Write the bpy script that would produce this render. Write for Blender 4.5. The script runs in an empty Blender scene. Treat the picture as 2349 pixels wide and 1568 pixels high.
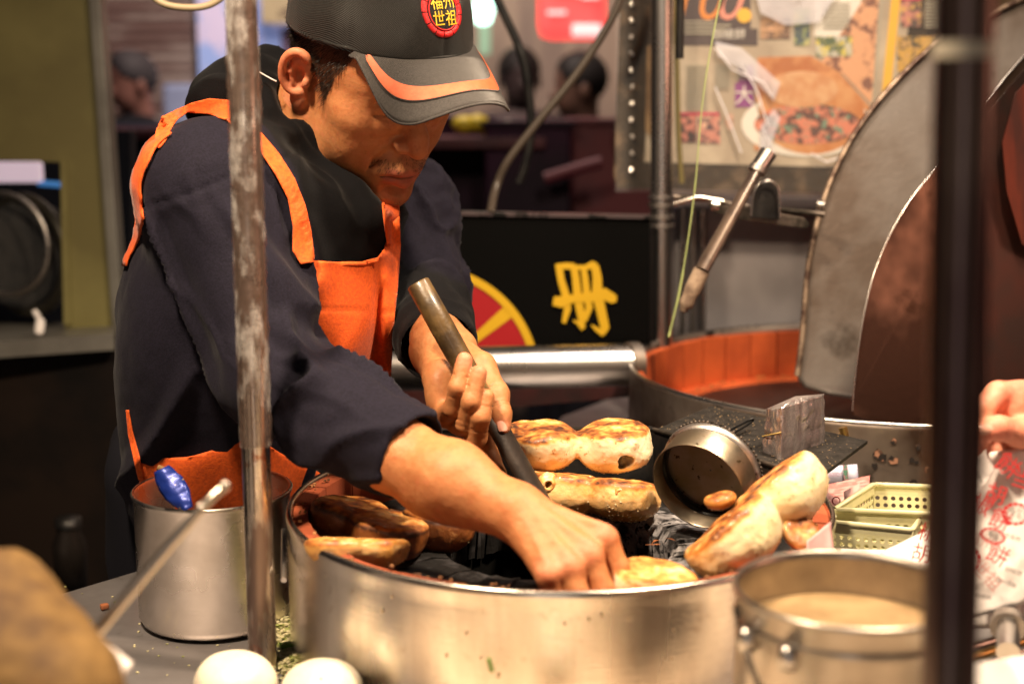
import bpy, bmesh, math, random
import numpy as np
from mathutils import Vector, Matrix
from mathutils.bvhtree import BVHTree
random.seed(7); np.random.seed(7)
SC = bpy.context.scene; COL = SC.collection

# ---------------------------------------------------------------- camera, world, lamps, exposure
CAMZ = 1.45; PITCH = math.radians(10); FP = 3262.0; CX, CY = 1174.5, 784.0
cam_d = bpy.data.cameras.new('camera'); cam = bpy.data.objects.new('camera', cam_d); COL.objects.link(cam)
cam.location = (0, 0, CAMZ); cam.rotation_euler = (math.radians(90) - PITCH, 0, 0)
cam_d.lens = 50; cam_d.sensor_width = 36; cam_d.clip_start = .05; cam_d.clip_end = 100
cam_d.dof.use_dof = True; cam_d.dof.focus_distance = 1.56; cam_d.dof.aperture_fstop = 3.0; cam_d.dof.aperture_blades = 0
SC.camera = cam
W = bpy.data.worlds.new('World'); SC.world = W; W.use_nodes = True
bg = W.node_tree.nodes['Background']; bg.inputs[0].default_value = (.42, .36, .5, 1); bg.inputs[1].default_value = .018
SC.view_settings.view_transform = 'Standard'; SC.view_settings.look = 'None'; SC.view_settings.exposure = .05; SC.view_settings.gamma = 1
SC.view_settings.use_curve_mapping = False
SC.cycles.use_denoising = True; SC.cycles.max_bounces = 7; SC.cycles.sample_clamp_indirect = 4; SC.cycles.caustics_reflective = False; SC.cycles.caustics_refractive = False

def lamp(name, loc, target, size, energy, color, sy=None, shape='DISK', spread=180):
    l = bpy.data.lights.new(name, 'AREA'); l.shape = shape if sy is None else 'RECTANGLE'; l.size = size
    if sy: l.size_y = sy
    l.energy = energy; l.color = color; l.spread = math.radians(spread)
    o = bpy.data.objects.new(name, l); COL.objects.link(o); o.location = loc
    o.rotation_euler = (Vector(target) - Vector(loc)).to_track_quat('-Z', 'Y').to_euler()
    return o
WARM = (1, .77, .53)
lamp('stall_lamp', (-.52, .84, 2.5), (-.05, 1.45, 1.0), .15, 21, WARM, spread=110)            # bulb over the front of the stall
lamp('stall_lamp', (.62, 1.08, 2.5), (.18, 1.5, 1.0), .15, 20, WARM, spread=110)
lamp('stall_lamp', (.45, 1.72, 2.5), (.5, 2.2, 1.2), .25, 8, (1, .82, .66), spread=120)
for az, wd, en, cl in ((-70, .22, .7, (1, .74, .5)), (-40, .34, 1.5, (1, .74, .5)), (-6, .34, 3.6, (1, .86, .74)), (26, .24, 1.4, (1, .76, .52)), (60, .34, 1.6, (1, .52, .38))):   # unseen lamps added across the lane for the steel's reflections
    az = math.radians(az); lamp('added_reflection_lamp', (.05 + 2.3 * math.sin(az), 1.4 - 2.3 * math.cos(az), 1.15), (.05, 1.4, 1.15), wd, en, cl, 1.9)   # tall narrow area lamps, out of view
lamp('market_lamp', (1.9, 1.0, 1.6), (.6, 1.9, 1.1), .5, 4, (1, .45, .28))        # reddish light from the right
lamp('market_lamp', (-.3, 4.4, 3.2), (-.3, 6.2, 1.4), 1.4, 85, (1, .8, .68))     # light on the far shops

# ---------------------------------------------------------------- pixel -> world helpers (2349 x 1568 measuring grid)
Fv = np.array([0, math.cos(PITCH), -math.sin(PITCH)]); Uv = np.array([0, math.sin(PITCH), math.cos(PITCH)]); Rv = np.array([1., 0, 0]); Cv = np.array([0, 0, CAMZ])
def ray(x, y): return Fv + (x - CX) / FP * Rv + (CY - y) / FP * Uv
def D(x, y, d): return Cv + d * ray(x, y)
def H(x, y, z):
    v = ray(x, y); return Cv + (z - CAMZ) / v[2] * v
def V(x, y, Y):
    v = ray(x, y); return Cv + Y / v[1] * v
def pix(P):
    q = np.asarray(P) - Cv; d = q @ Fv
    return CX + FP * (q @ Rv) / d, CY - FP * (q @ Uv) / d

# ---------------------------------------------------------------- object helpers
def tag(o, label=None, cat=None, group=None, kind=None):
    if label: o['label'] = label
    if cat: o['category'] = cat
    if group: o['group'] = group
    if kind: o['kind'] = kind
    return o
def thing(name, loc, label, cat, group=None):
    o = bpy.data.objects.new(name, None); COL.objects.link(o); o.location = tuple(loc); o.empty_display_size = .02
    return tag(o, label, cat, group)
def wm(o):
    b = Matrix.LocRotScale(o.location, o.rotation_euler, o.scale)
    return b if o.parent is None else wm(o.parent) @ o.matrix_parent_inverse @ b
def link(name, me, m=None, parent=None, mat4=None):
    o = bpy.data.objects.new(name, me); COL.objects.link(o)
    if m is not None:
        me.materials.clear()
        for q in (m if isinstance(m, (list, tuple)) else [m]): me.materials.append(q)
    if mat4 is not None: o.matrix_basis = mat4
    if parent is not None:
        o.parent = parent
        o.matrix_parent_inverse = wm(parent).inverted()
    return o
def mesh(name, vs, fs, m=None, parent=None, smooth=True, mat4=None, mi=None):
    me = bpy.data.meshes.new(name)
    if isinstance(vs, np.ndarray): vs = vs.astype(float).tolist()
    if isinstance(fs, np.ndarray): fs = fs.tolist()
    me.from_pydata([tuple(v) for v in vs], [], fs)
    if smooth: me.polygons.foreach_set('use_smooth', [True] * len(me.polygons))
    if mi is not None: me.polygons.foreach_set('material_index', mi)
    me.update()
    return link(name, me, m, parent, mat4)
class MB:
    def __init__(s): s.v = []; s.f = []
    def add(s, vs, fs):
        b = len(s.v); s.v += [tuple(map(float, v)) for v in vs]; s.f += [tuple(i + b for i in f) for f in fs]; return s
    def out(s, name, m, parent=None, smooth=True, mat4=None): return mesh(name, s.v, s.f, m, parent, smooth, mat4)
def frame_for(t):
    t = t / (np.linalg.norm(t) + 1e-12); a = np.array([0, 0, 1.]) if abs(t[2]) < .9 else np.array([1., 0, 0])
    u = np.cross(t, a); u /= np.linalg.norm(u); return u, np.cross(t, u)
def tube_geo(pts, r, n=14, cap=True, squash=None):
    P = [np.asarray(p, float) for p in pts]; R = r if hasattr(r, '__len__') else [r] * len(P)
    vs = []; fs = []; u = None
    for i, p in enumerate(P):
        t = P[min(i + 1, len(P) - 1)] - P[max(i - 1, 0)]; t /= np.linalg.norm(t) + 1e-12
        if u is None: u, _ = frame_for(t)
        else: u = u - t * (u @ t); u /= np.linalg.norm(u)
        w = np.cross(t, u)
        for k in range(n):
            a = 2 * math.pi * k / n; vs.append(p + R[i] * (u * math.cos(a) + w * math.sin(a) * (squash or 1)))
    for i in range(len(P) - 1):
        for k in range(n):
            a = i * n + k; b = i * n + (k + 1) % n; fs.append((a, b, b + n, a + n))
    if cap:                                   # caps on their own vertices, so the wall shades as a true cylinder
        b = len(vs); vs += vs[:n]; e = len(vs); vs += vs[(len(P) - 1) * n:len(P) * n]; fs += [tuple(range(b, b + n))[::-1], tuple(range(e, e + n))]
    return vs, fs
def tube(name, pts, r, m, parent=None, n=14, cap=True, squash=None):
    v, f = tube_geo(pts, r, n, cap, squash); return mesh(name, v, f, m, parent)
def spline(pts, n=8):
    P = [np.asarray(p, float) for p in pts]; P = [2 * P[0] - P[1]] + P + [2 * P[-1] - P[-2]]; out = []
    for i in range(1, len(P) - 2):
        for k in range(n):
            t = k / n; a, b, c, d = P[i - 1], P[i], P[i + 1], P[i + 2]
            out.append(.5 * ((2 * b) + (c - a) * t + (2 * a - 5 * b + 4 * c - d) * t * t + (3 * b - a - 3 * c + d) * t ** 3))
    out.append(P[-2]); return out
def lathe_geo(prof, c, n=64, a0=0, a1=2 * math.pi):
    full = abs(a1 - a0 - 2 * math.pi) < 1e-6; N = n if full else n + 1; vs = []; fs = []
    for r, z in prof:
        for k in range(N):
            a = a0 + (a1 - a0) * k / n; vs.append((c[0] + r * math.cos(a), c[1] + r * math.sin(a), c[2] + z))
    for i in range(len(prof) - 1):
        for k in range(n):
            a = i * N + k; b = i * N + (k + 1) % N; fs.append((a, b, b + N, a + N))
    return vs, fs
def lathe(name, prof, c, m, parent=None, n=72, **k):
    v, f = lathe_geo(prof, c, n, **k); return mesh(name, v, f, m, parent)
def box_geo(c, s, R=None):
    c = np.asarray(c, float); R = np.eye(3) if R is None else R
    v = [c + R @ (np.array([x, y, z]) * np.array(s) / 2) for x in (-1, 1) for y in (-1, 1) for z in (-1, 1)]
    return v, [(0, 1, 3, 2), (4, 6, 7, 5), (0, 4, 5, 1), (2, 3, 7, 6), (0, 2, 6, 4), (1, 5, 7, 3)]
def rotz(a): return np.array([[math.cos(a), -math.sin(a), 0], [math.sin(a), math.cos(a), 0], [0, 0, 1]])
def rotx(a): return np.array([[1, 0, 0], [0, math.cos(a), -math.sin(a)], [0, math.sin(a), math.cos(a)]])
def roty(a): return np.array([[math.cos(a), 0, math.sin(a)], [0, 1, 0], [-math.sin(a), 0, math.cos(a)]])
def bevel_obj(o, w=.003, seg=2):
    me = o.data; bm = bmesh.new(); bm.from_mesh(me)
    bmesh.ops.bevel(bm, geom=bm.edges[:], offset=w, segments=seg, affect='EDGES', profile=.6); bm.to_mesh(me); bm.free()
    me.polygons.foreach_set('use_smooth', [False] * len(me.polygons)); return o
def box(name, c, s, m, parent=None, R=None, bev=.003):
    v, f = box_geo(c, s, R); o = mesh(name, v, f, m, parent, smooth=False)
    if bev: bevel_obj(o, bev)
    return o
def slab(name, pts, off, m, parent=None, bev=0):
    """solid from a planar-ish outline and an offset vector"""
    P = [np.asarray(p, float) for p in pts]; n = len(P); off = np.asarray(off, float)
    v = P + [p + off for p in P]; f = [tuple(range(n))[::-1], tuple(range(n, 2 * n))] + [(i, (i + 1) % n, n + (i + 1) % n, n + i) for i in range(n)]
    o = mesh(name, v, f, m, parent, smooth=False)
    bm = bmesh.new(); bm.from_mesh(o.data); bmesh.ops.recalc_face_normals(bm, faces=bm.faces[:]); bm.to_mesh(o.data); bm.free()
    if bev: bevel_obj(o, bev)
    return o
def text_geo(s, size=1.0, italic=0.0):
    """glyph outlines of the built-in font as (verts Nx2, faces)"""
    c = bpy.data.curves.new('lettering', 'FONT'); c.body = s; c.size = size; c.resolution_u = 3; c.shear = italic; c.align_x = 'CENTER'; c.align_y = 'CENTER'
    o = bpy.data.objects.new('lettering', c); COL.objects.link(o)
    me = o.evaluated_get(bpy.context.evaluated_depsgraph_get()).to_mesh()
    v = np.array([w.co[:] for w in me.vertices]); f = [tuple(p.vertices) for p in me.polygons]
    o.to_mesh_clear(); bpy.data.objects.remove(o); bpy.data.curves.remove(c)
    return v[:, :2] if len(v) else np.zeros((0, 2)), f

# ---------------------------------------------------------------- materials
def mat(name, col, rough=.5, metal=0, col2=None, nscale=8, stretch=(1, 1, 1), lo=.4, hi=.6, detail=4, bump=0, bscale=60, bstretch=None, sheen=0, sss=0,
        coat=0, trans=0, alpha=1, emit=None, estr=0, attr=None, rough2=None, col3=None, n3=30, lo3=.55, hi3=.62, spec=.5, aniso=0, coords='Object', wave=None):
    m = bpy.data.materials.new(name); m.use_nodes = True; N = m.node_tree.nodes; L = m.node_tree.links; b = N['Principled BSDF']
    b.inputs['Base Color'].default_value = (*col, 1); b.inputs['Roughness'].default_value = rough; b.inputs['Metallic'].default_value = metal
    if metal == 0 and max(col) < .05 and spec == .5 and not attr: spec = .18
    b.inputs['Specular IOR Level'].default_value = spec
    if sheen: b.inputs['Sheen Weight'].default_value = sheen; b.inputs['Sheen Roughness'].default_value = .4
    if sss: b.inputs['Subsurface Weight'].default_value = sss; b.inputs['Subsurface Radius'].default_value = (.9, .35, .15); b.inputs['Subsurface Scale'].default_value = .006
    if coat: b.inputs['Coat Weight'].default_value = coat; b.inputs['Coat Roughness'].default_value = .15
    if trans: b.inputs['Transmission Weight'].default_value = trans
    if alpha < 1: b.inputs['Alpha'].default_value = alpha
    if aniso: b.inputs['Anisotropic'].default_value = aniso
    if emit: b.inputs['Emission Color'].default_value = (*emit, 1); b.inputs['Emission Strength'].default_value = estr
    tc = N.new('ShaderNodeTexCoord'); oi = N.new('ShaderNodeObjectInfo'); ad = N.new('ShaderNodeVectorMath'); ad.operation = 'ADD'
    sc = N.new('ShaderNodeVectorMath'); sc.operation = 'SCALE'; sc.inputs['Scale'].default_value = 3.7
    cb = N.new('ShaderNodeCombineXYZ'); 
    for i in range(3): L.new(oi.outputs['Random'], cb.inputs[i])
    L.new(cb.outputs[0], sc.inputs[0]); L.new(tc.outputs[coords], ad.inputs[0]); L.new(sc.outputs[0], ad.inputs[1])
    def noise(scale, st, det, rg=.6):
        mp = N.new('ShaderNodeMapping'); mp.inputs['Scale'].default_value = st; L.new(ad.outputs[0], mp.inputs[0])
        n = N.new('ShaderNodeTexNoise'); n.inputs['Scale'].default_value = scale; n.inputs['Detail'].default_value = det; n.inputs['Roughness'].default_value = rg
        L.new(mp.outputs[0], n.inputs['Vector']); return n.outputs['Fac']
    def rng(src, a, c):
        r = N.new('ShaderNodeMapRange'); r.inputs['From Min'].default_value = a; r.inputs['From Max'].default_value = c; L.new(src, r.inputs['Value']); return r.outputs['Result']
    def mix(fac, a, c):
        x = N.new('ShaderNodeMix'); x.data_type = 'RGBA'; L.new(fac, x.inputs[0])
        for s, val in ((6, a), (7, c)):
            if isinstance(val, tuple): x.inputs[s].default_value = (*val, 1)
            else: L.new(val, x.inputs[s])
        return x.outputs[2]
    cur = tuple(col)
    if attr:
        a = N.new('ShaderNodeAttribute'); a.attribute_name = attr; cur = a.outputs['Color']
        if col2 is not None:                       # multiply by a soft grain
            g = rng(noise(nscale, stretch, detail), lo, hi); mx = N.new('ShaderNodeMix'); mx.data_type = 'RGBA'; mx.blend_type = 'MULTIPLY'; mx.inputs[0].default_value = 1
            L.new(cur, mx.inputs[6]); L.new(mix(g, (1, 1, 1), tuple(col2)), mx.inputs[7]); cur = mx.outputs[2]
    elif col2 is not None:
        g = rng(noise(nscale, stretch, detail), lo, hi); cur = mix(g, cur, tuple(col2))
        if rough2 is not None:
            rr = N.new('ShaderNodeMapRange'); rr.inputs['To Min'].default_value = rough; rr.inputs['To Max'].default_value = rough2; L.new(g, rr.inputs['Value']); L.new(rr.outputs[0], b.inputs['Roughness'])
    if col3 is not None: cur = mix(rng(noise(n3, (1, 1, 1), 5), lo3, hi3), cur, tuple(col3))
    if not isinstance(cur, tuple): L.new(cur, b.inputs['Base Color'])
    if bump:
        bp = N.new('ShaderNodeBump'); bp.inputs['Strength'].default_value = bump; bp.inputs['Distance'].default_value = .002
        if wave:
            w = N.new('ShaderNodeTexWave'); w.inputs['Scale'].default_value = wave; w.inputs['Distortion'].default_value = .6; L.new(ad.outputs[0], w.inputs['Vector'])
            w.bands_direction = 'DIAGONAL'; L.new(w.outputs['Fac'], bp.inputs['Height'])
        else: L.new(noise(bscale, bstretch or (1, 1, 1), 6), bp.inputs['Height'])
        L.new(bp.outputs[0], b.inputs['Normal'])
    return m
M = {}
M['steel'] = mat('brushed_steel', (.86, .80, .72), .19, 1, col2=(.55, .47, .40), nscale=7, stretch=(2.4, 2.4, .35), lo=.3, hi=.7, rough2=.30, bump=.14, bscale=25, bstretch=(1, 1, 30), col3=(.50, .40, .32), n3=55, lo3=.60, hi3=.8)
M['steel_clean'] = mat('polished_steel', (.62, .58, .55), .27, 1, col2=(.5, .48, .46), nscale=14, rough2=.32, bump=.05, bscale=30)
M['steel_dull'] = mat('stained_steel', (.42, .39, .37), .42, 1, col2=(.2, .16, .13), nscale=6, lo=.42, hi=.7, rough2=.55, bump=.2, bscale=80, col3=(.12, .09, .07), n3=22, lo3=.62, hi3=.68)
M['steel_dark'] = mat('sooty_steel', (.16, .13, .11), .45, .9, col2=(.03, .025, .02), nscale=14, lo=.45, hi=.56, rough2=.7, bump=.3, bscale=90)
M['black_steel'] = mat('black_steel', (.006, .006, .0065), .42, .2, col2=(.018, .016, .015), nscale=30, bump=.3, bscale=120)
M['soot'] = mat('charred_clay', (.012, .011, .011), .75, 0, col2=(.05, .047, .05), nscale=26, lo=.5, hi=.62, bump=.9, bscale=70)
M['ash'] = mat('ash_crusted_clay', (.02, .019, .02), .6, 0, col2=(.24, .23, .24), nscale=30, lo=.42, hi=.55, bump=1.0, bscale=60, col3=(.006, .006, .006), n3=80, lo3=.55, hi3=.6)
M['terra'] = mat('terracotta', (.36, .075, .022), .8, 0, col2=(.24, .045, .015), nscale=10, bump=.25, bscale=140, col3=(.12, .03, .015), n3=60, lo3=.68, hi3=.74)
M['brass'] = mat('brass', (.55, .38, .14), .3, 1)
M['counter'] = mat('counter_steel', (.34, .32, .33), .42, .7, col2=(.24, .22, .22), nscale=7, rough2=.5, bump=.15, bscale=200, col3=(.22, .2, .19), n3=30, lo3=.66, hi3=.7)
M['green_wall'] = mat('olive_paint', (.22, .195, .07), .55, 0, col2=(.14, .12, .042), nscale=2.5, bump=.05)
M['frame'] = mat('frame_metal', (.30, .29, .26), .4, .6, col2=(.2, .19, .17), nscale=5)
M['darkbox'] = mat('dark_cabinet', (.004, .003, .003), .6, 0, col2=(.012, .007, .005), nscale=4)
M['black_paint'] = mat('black_sign_paint', (.002, .002, .002), .5, 0, bump=.05, spec=.06)
M['yellow_paint'] = mat('yellow_sign_paint', (.55, .33, .01), .5)
M['red_paint'] = mat('red_sign_paint', (.30, .006, .01), .5)
M['plastic_green'] = mat('pale_green_plastic', (.64, .61, .38), .4, 0, col2=(.52, .50, .28), nscale=18, lo=.5, hi=.8, sss=0)
M['wood'] = mat('worn_wood', (.16, .09, .035), .55, 0, col2=(.07, .038, .014), nscale=30, stretch=(1, 1, 1), bump=.3, bscale=60)
M['tan'] = mat('tan_wood', (.22, .125, .035), .8, 0, col2=(.09, .045, .015), nscale=16, bump=.3, bscale=30, col3=(.12, .045, .015), n3=9, lo3=.6, hi3=.7)
M['dough'] = mat('raw_dough', (.80, .72, .58), .45, 0, col2=(.74, .65, .5), nscale=20, bump=.15, bscale=40, sss=.2)
M['paper'] = mat('white_paper', (.80, .76, .74), .7, 0, col2=(.68, .63, .62), nscale=12, bump=.35, bscale=16)
M['red_print'] = mat('red_print', (.62, .02, .025), .7)
M['pink_print'] = mat('faded_pink_print', (.68, .36, .34), .7)
M['black_print'] = mat('black_print', (.03, .025, .025), .7)
M['film'] = mat('clear_film', (.95, .95, .95), .12, 0, alpha=.16, bump=1.0, bscale=25, spec=1)
# ---------------------------------------------------------------- implicit-surface modelling (smooth blends, surface nets)
f32 = np.float32
def s_cap(P, a, b, ra, rb=None):
    a = np.asarray(a, f32); b = np.asarray(b, f32); rb = ra if rb is None else rb; pa = P - a; ba = b - a
    h = np.clip(pa @ ba / (ba @ ba), 0, 1); return np.sqrt(((pa - h[:, None] * ba) ** 2).sum(1)) - (ra + (rb - ra) * h)
def s_ell(P, c, r, R=None):
    q = P - np.asarray(c, f32)
    if R is not None: q = q @ np.asarray(R, f32)
    r = np.asarray(r, f32); k0 = np.sqrt(((q / r) ** 2).sum(1)); k1 = np.sqrt(((q / (r * r)) ** 2).sum(1)) + 1e-9
    return k0 * (k0 - 1) / k1
def s_tor(P, c, ax, R, r):
    q = P - np.asarray(c, f32); ax = np.asarray(ax, f32) / np.linalg.norm(ax); h = q @ ax; l = np.sqrt(((q - h[:, None] * ax) ** 2).sum(1)) - R
    return np.sqrt(h * h + l * l) - r
def smin(a, b, k):
    h = np.clip(.5 + .5 * (b - a) / k, 0, 1); return b * (1 - h) + a * h - k * h * (1 - h)
def smax(a, b, k): return -smin(-a, -b, k)
def uni(ds, k):
    d = ds[0]
    for e in ds[1:]: d = smin(d, e, k)
    return d
def chain(P, pts, rs, k=.004):
    return uni([s_cap(P, pts[i], pts[i + 1], rs[i], rs[i + 1]) for i in range(len(pts) - 1)], k)
def h3(ix, iy, iz, seed):
    n = (ix.astype(np.int64) * 73856093) ^ (iy.astype(np.int64) * 19349663) ^ (iz.astype(np.int64) * 83492791) ^ (seed * 2654435761)
    n = (n ^ (n >> 13)) * 1274126177; n = n & 0x7fffffff; n = ((n ^ (n >> 11)) * 1103515245 + 12345) & 0x7fffffff
    return n / float(0x7fffffff)
def vn(P, s, seed=0):
    q = np.asarray(P, float) * s + 1000; i = np.floor(q); f = q - i; f = f * f * f * (f * (6 * f - 15) + 10); i = i.astype(np.int64); r = 0
    for a in (0, 1):
        for b in (0, 1):
            for c in (0, 1):
                w = (f[:, 0] if a else 1 - f[:, 0]) * (f[:, 1] if b else 1 - f[:, 1]) * (f[:, 2] if c else 1 - f[:, 2])
                r = r + w * h3(i[:, 0] + a, i[:, 1] + b, i[:, 2] + c, seed)
    return r * 2 - 1
def fbm(P, s, o=4, seed=0):
    r = 0; a = 1; t = 0
    for k in range(o): r = r + a * vn(P, s * 2 ** k, seed + k); t += a; a *= .5
    return r / t
def nets(fn, lo, hi, h, margin=8.):
    lo = np.array(lo, float); hi = np.array(hi, float); K = 4; nb = np.ceil((hi - lo) / (h * K)).astype(int); n = nb * K + 1
    ax = [lo[i] + h * np.arange(n[i]) for i in range(3)]; axc = [a[::K] for a in ax]
    G = np.stack(np.meshgrid(*axc, indexing='ij'), -1).reshape(-1, 3).astype(f32); Vc = fn(G).reshape([len(a) for a in axc])
    idx = [np.minimum((np.arange(m) + K // 2) // K, len(axc[i]) - 1) for i, m in enumerate(n)]
    Vf = Vc[np.ix_(*idx)].astype(f32); mk = np.abs(Vf) < margin * h; ii = np.argwhere(mk)
    P = np.stack([ax[k][ii[:, k]] for k in range(3)], 1).astype(f32); out = np.empty(len(P), f32)
    for s in range(0, len(P), 400000): out[s:s + 400000] = fn(P[s:s + 400000])
    Vf[mk] = out; S = Vf < 0
    c = [S[a:n[0] - 1 + a, b:n[1] - 1 + b, d:n[2] - 1 + d] for a in (0, 1) for b in (0, 1) for d in (0, 1)]
    allv = np.logical_and.reduce(c); anyv = np.logical_or.reduce(c); act = np.argwhere(anyv & ~allv)
    offs = np.array([(a, b, d) for a in (0, 1) for b in (0, 1) for d in (0, 1)]); val = np.stack([Vf[act[:, 0] + o[0], act[:, 1] + o[1], act[:, 2] + o[2]] for o in offs], 1)
    ps = np.zeros((len(act), 3)); cnt = np.zeros(len(act))
    for i in range(8):
        for j in range(i + 1, 8):
            if np.abs(offs[i] - offs[j]).sum() != 1: continue
            m = (val[:, i] < 0) != (val[:, j] < 0); t = np.where(m, val[:, i] / np.where(m, val[:, i] - val[:, j], 1), 0)
            ps += m[:, None] * (offs[i] + (offs[j] - offs[i]) * t[:, None]); cnt += m
    vs = lo + h * (act + ps / cnt[:, None]); ix = -np.ones(n - 1, int); ix[act[:, 0], act[:, 1], act[:, 2]] = np.arange(len(act)); fs = []
    for k in range(3):
        sl = [slice(None)] * 3; s2 = [slice(None)] * 3; sl[k] = slice(0, n[k] - 1); s2[k] = slice(1, n[k]); A = S[tuple(sl)]; Bm = S[tuple(s2)]; e = np.argwhere(A != Bm)
        u, w = (k + 1) % 3, (k + 2) % 3; e = e[(e[:, u] > 0) & (e[:, w] > 0) & (e[:, u] < n[u] - 1) & (e[:, w] < n[w] - 1)]
        du = np.zeros(3, int); du[u] = 1; dw = np.zeros(3, int); dw[w] = 1; q = [ix[tuple((e - a).T)] for a in (du + dw, dw, 0 * du, du)]; q = np.stack(q, 1)
        fl = A[tuple(e.T)]; q[~fl] = q[~fl][:, ::-1]; fs.append(q)
    F_ = np.concatenate(fs); F_ = F_[(F_ >= 0).all(1)]
    return vs, F_
def grad(fn, V_, e=.0008):
    g = np.stack([fn((V_ + d).astype(f32)) - fn((V_ - d).astype(f32)) for d in np.eye(3) * e], 1); return g / (np.linalg.norm(g, axis=1)[:, None] + 1e-9)
def sdf_obj(name, fn, lo, hi, h, m, parent=None, disp=None, color=None, xf=None, mat4=None):
    """xf: maps local verts to world; disp(V, N)->offset along the normal; color(V)->Nx3"""
    vs, fs = nets(fn, lo, hi, h); N_ = grad(fn, vs)
    col = color(vs) if color else None
    if disp is not None: vs = vs + N_ * disp(vs, N_)[:, None]
    if xf is not None: vs = xf(vs)
    me = bpy.data.meshes.new(name); me.vertices.add(len(vs)); me.vertices.foreach_set('co', vs.astype(f32).ravel())
    me.loops.add(len(fs) * 4); me.loops.foreach_set('vertex_index', fs.astype(np.int32).ravel()); me.polygons.add(len(fs))
    me.polygons.foreach_set('loop_start', np.arange(0, len(fs) * 4, 4, dtype=np.int32)); me.polygons.foreach_set('use_smooth', np.ones(len(fs), bool))
    me.update(calc_edges=True); me.validate()
    if col is not None:
        a = me.color_attributes.new('tint', 'FLOAT_COLOR', 'POINT'); a.data.foreach_set('color', np.concatenate([col, np.ones((len(col), 1))], 1).astype(f32).ravel())
    o = link(name, me, m, parent, mat4); return o
def lerp3(a, b, t): return np.asarray(a)[None] * (1 - t[:, None]) + np.asarray(b)[None] * t[:, None]
def ramp(t, stops):
    xs = [s[0] for s in stops]; return np.stack([np.interp(t, xs, [s[1][k] for s in stops]) for k in range(3)], 1)
def sstep(a, b, x): t = np.clip((x - a) / (b - a), 0, 1); return t * t * (3 - 2 * t)
# ---------------------------------------------------------------- setting: street, far shops, stall structure
def quad(name, pts, m, parent=None): return mesh(name, pts, [tuple(range(len(pts)))], m, parent, smooth=False)
M['ground'] = mat('street_asphalt', (.03, .028, .03), .6, 0, col2=(.05, .045, .045), nscale=6, bump=.3, bscale=40)
tag(quad('street', [(-9, -4, 0), (9, -4, 0), (9, 9, 0), (-9, 9, 0)], M['ground']), kind='structure')
M['bgwall'] = mat('beige_render', (.38, .29, .22), .8, 0, col2=(.24, .18, .15), nscale=1.6, stretch=(4, 1, .5))
FY = 6.4
w = box('far_wall', (0, FY + .1, 2.2), (14, .2, 4.4), M['bgwall'], bev=0); tag(w, kind='structure')

# roller shutter of slats, far left
sh = thing('roller_shutter', V(300, 300, FY - .1), 'blurred roller shutter of horizontal metal slats behind the seated far customer', 'shutter')
M['slat'] = mat('shutter_slat', (.62, .52, .48), .35, .35, col2=(.36, .24, .22), nscale=3, stretch=(1, 1, .3))
x0 = V(205, 0, FY - .1)[0]; x1 = V(440, 0, FY - .1)[0]; zt = V(300, -60, FY)[2]; zb = V(300, 330, FY)[2]
nsl = 17; hs = (zt - zb) / nsl; first = None
for i in range(nsl):
    z = zb + hs * (i + .5)
    if first is None:
        v = []; K = 5
        for a in range(K + 1):
            t = a / K; yy = FY - .08 - .035 * math.sin(math.pi * t); v += [(x0, yy, zb + hs * (.04 + .92 * t)), (x1, yy, zb + hs * (.04 + .92 * t))]
        f = [(2 * a, 2 * a + 1, 2 * a + 3, 2 * a + 2) for a in range(K)]
        first = mesh('slat', v, f, M['slat'], sh)
    else:
        o = first.copy(); COL.objects.link(o); o.location = first.location + Vector((0, 0, hs * i))
# blue poster wall
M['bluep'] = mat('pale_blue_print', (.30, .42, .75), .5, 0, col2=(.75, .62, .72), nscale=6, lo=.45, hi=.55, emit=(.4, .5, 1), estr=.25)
M['pinkp'] = mat('pink_poster_print', (.6, .45, .5), .5, 0, col2=(.35, .3, .55), nscale=8)
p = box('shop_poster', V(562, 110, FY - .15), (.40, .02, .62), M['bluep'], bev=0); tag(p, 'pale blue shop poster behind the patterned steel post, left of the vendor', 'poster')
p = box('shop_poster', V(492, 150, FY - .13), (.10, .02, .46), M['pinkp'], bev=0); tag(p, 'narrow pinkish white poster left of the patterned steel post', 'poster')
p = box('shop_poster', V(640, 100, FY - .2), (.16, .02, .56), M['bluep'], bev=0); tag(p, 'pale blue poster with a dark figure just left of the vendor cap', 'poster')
q = box('figure_print', V(662, 110, FY - .23), (.06, .01, .16), mat('figure_print', (.12, .08, .15), .6), p, bev=0)
M['tanp'] = mat('tan_notice', (.5, .42, .26), .6, 0, col2=(.2, .15, .1), nscale=12, lo=.55, hi=.6)
p = box('notice_board', V(655, 10, FY - .3), (.20, .02, .16), M['tanp'], bev=0); tag(p, 'tan notice above the pale blue poster beside the cap', 'notice')
p = box('sky_blue_cabinet', V(468, 268, 5.8), (.26, .3, .26), mat('pale_blue_cabinet', (.35, .42, .65), .6, 0, col2=(.25, .3, .5), nscale=3), bev=.02); tag(p, 'pale blue cabinet behind the orange shoulder strap', 'cabinet')

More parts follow.
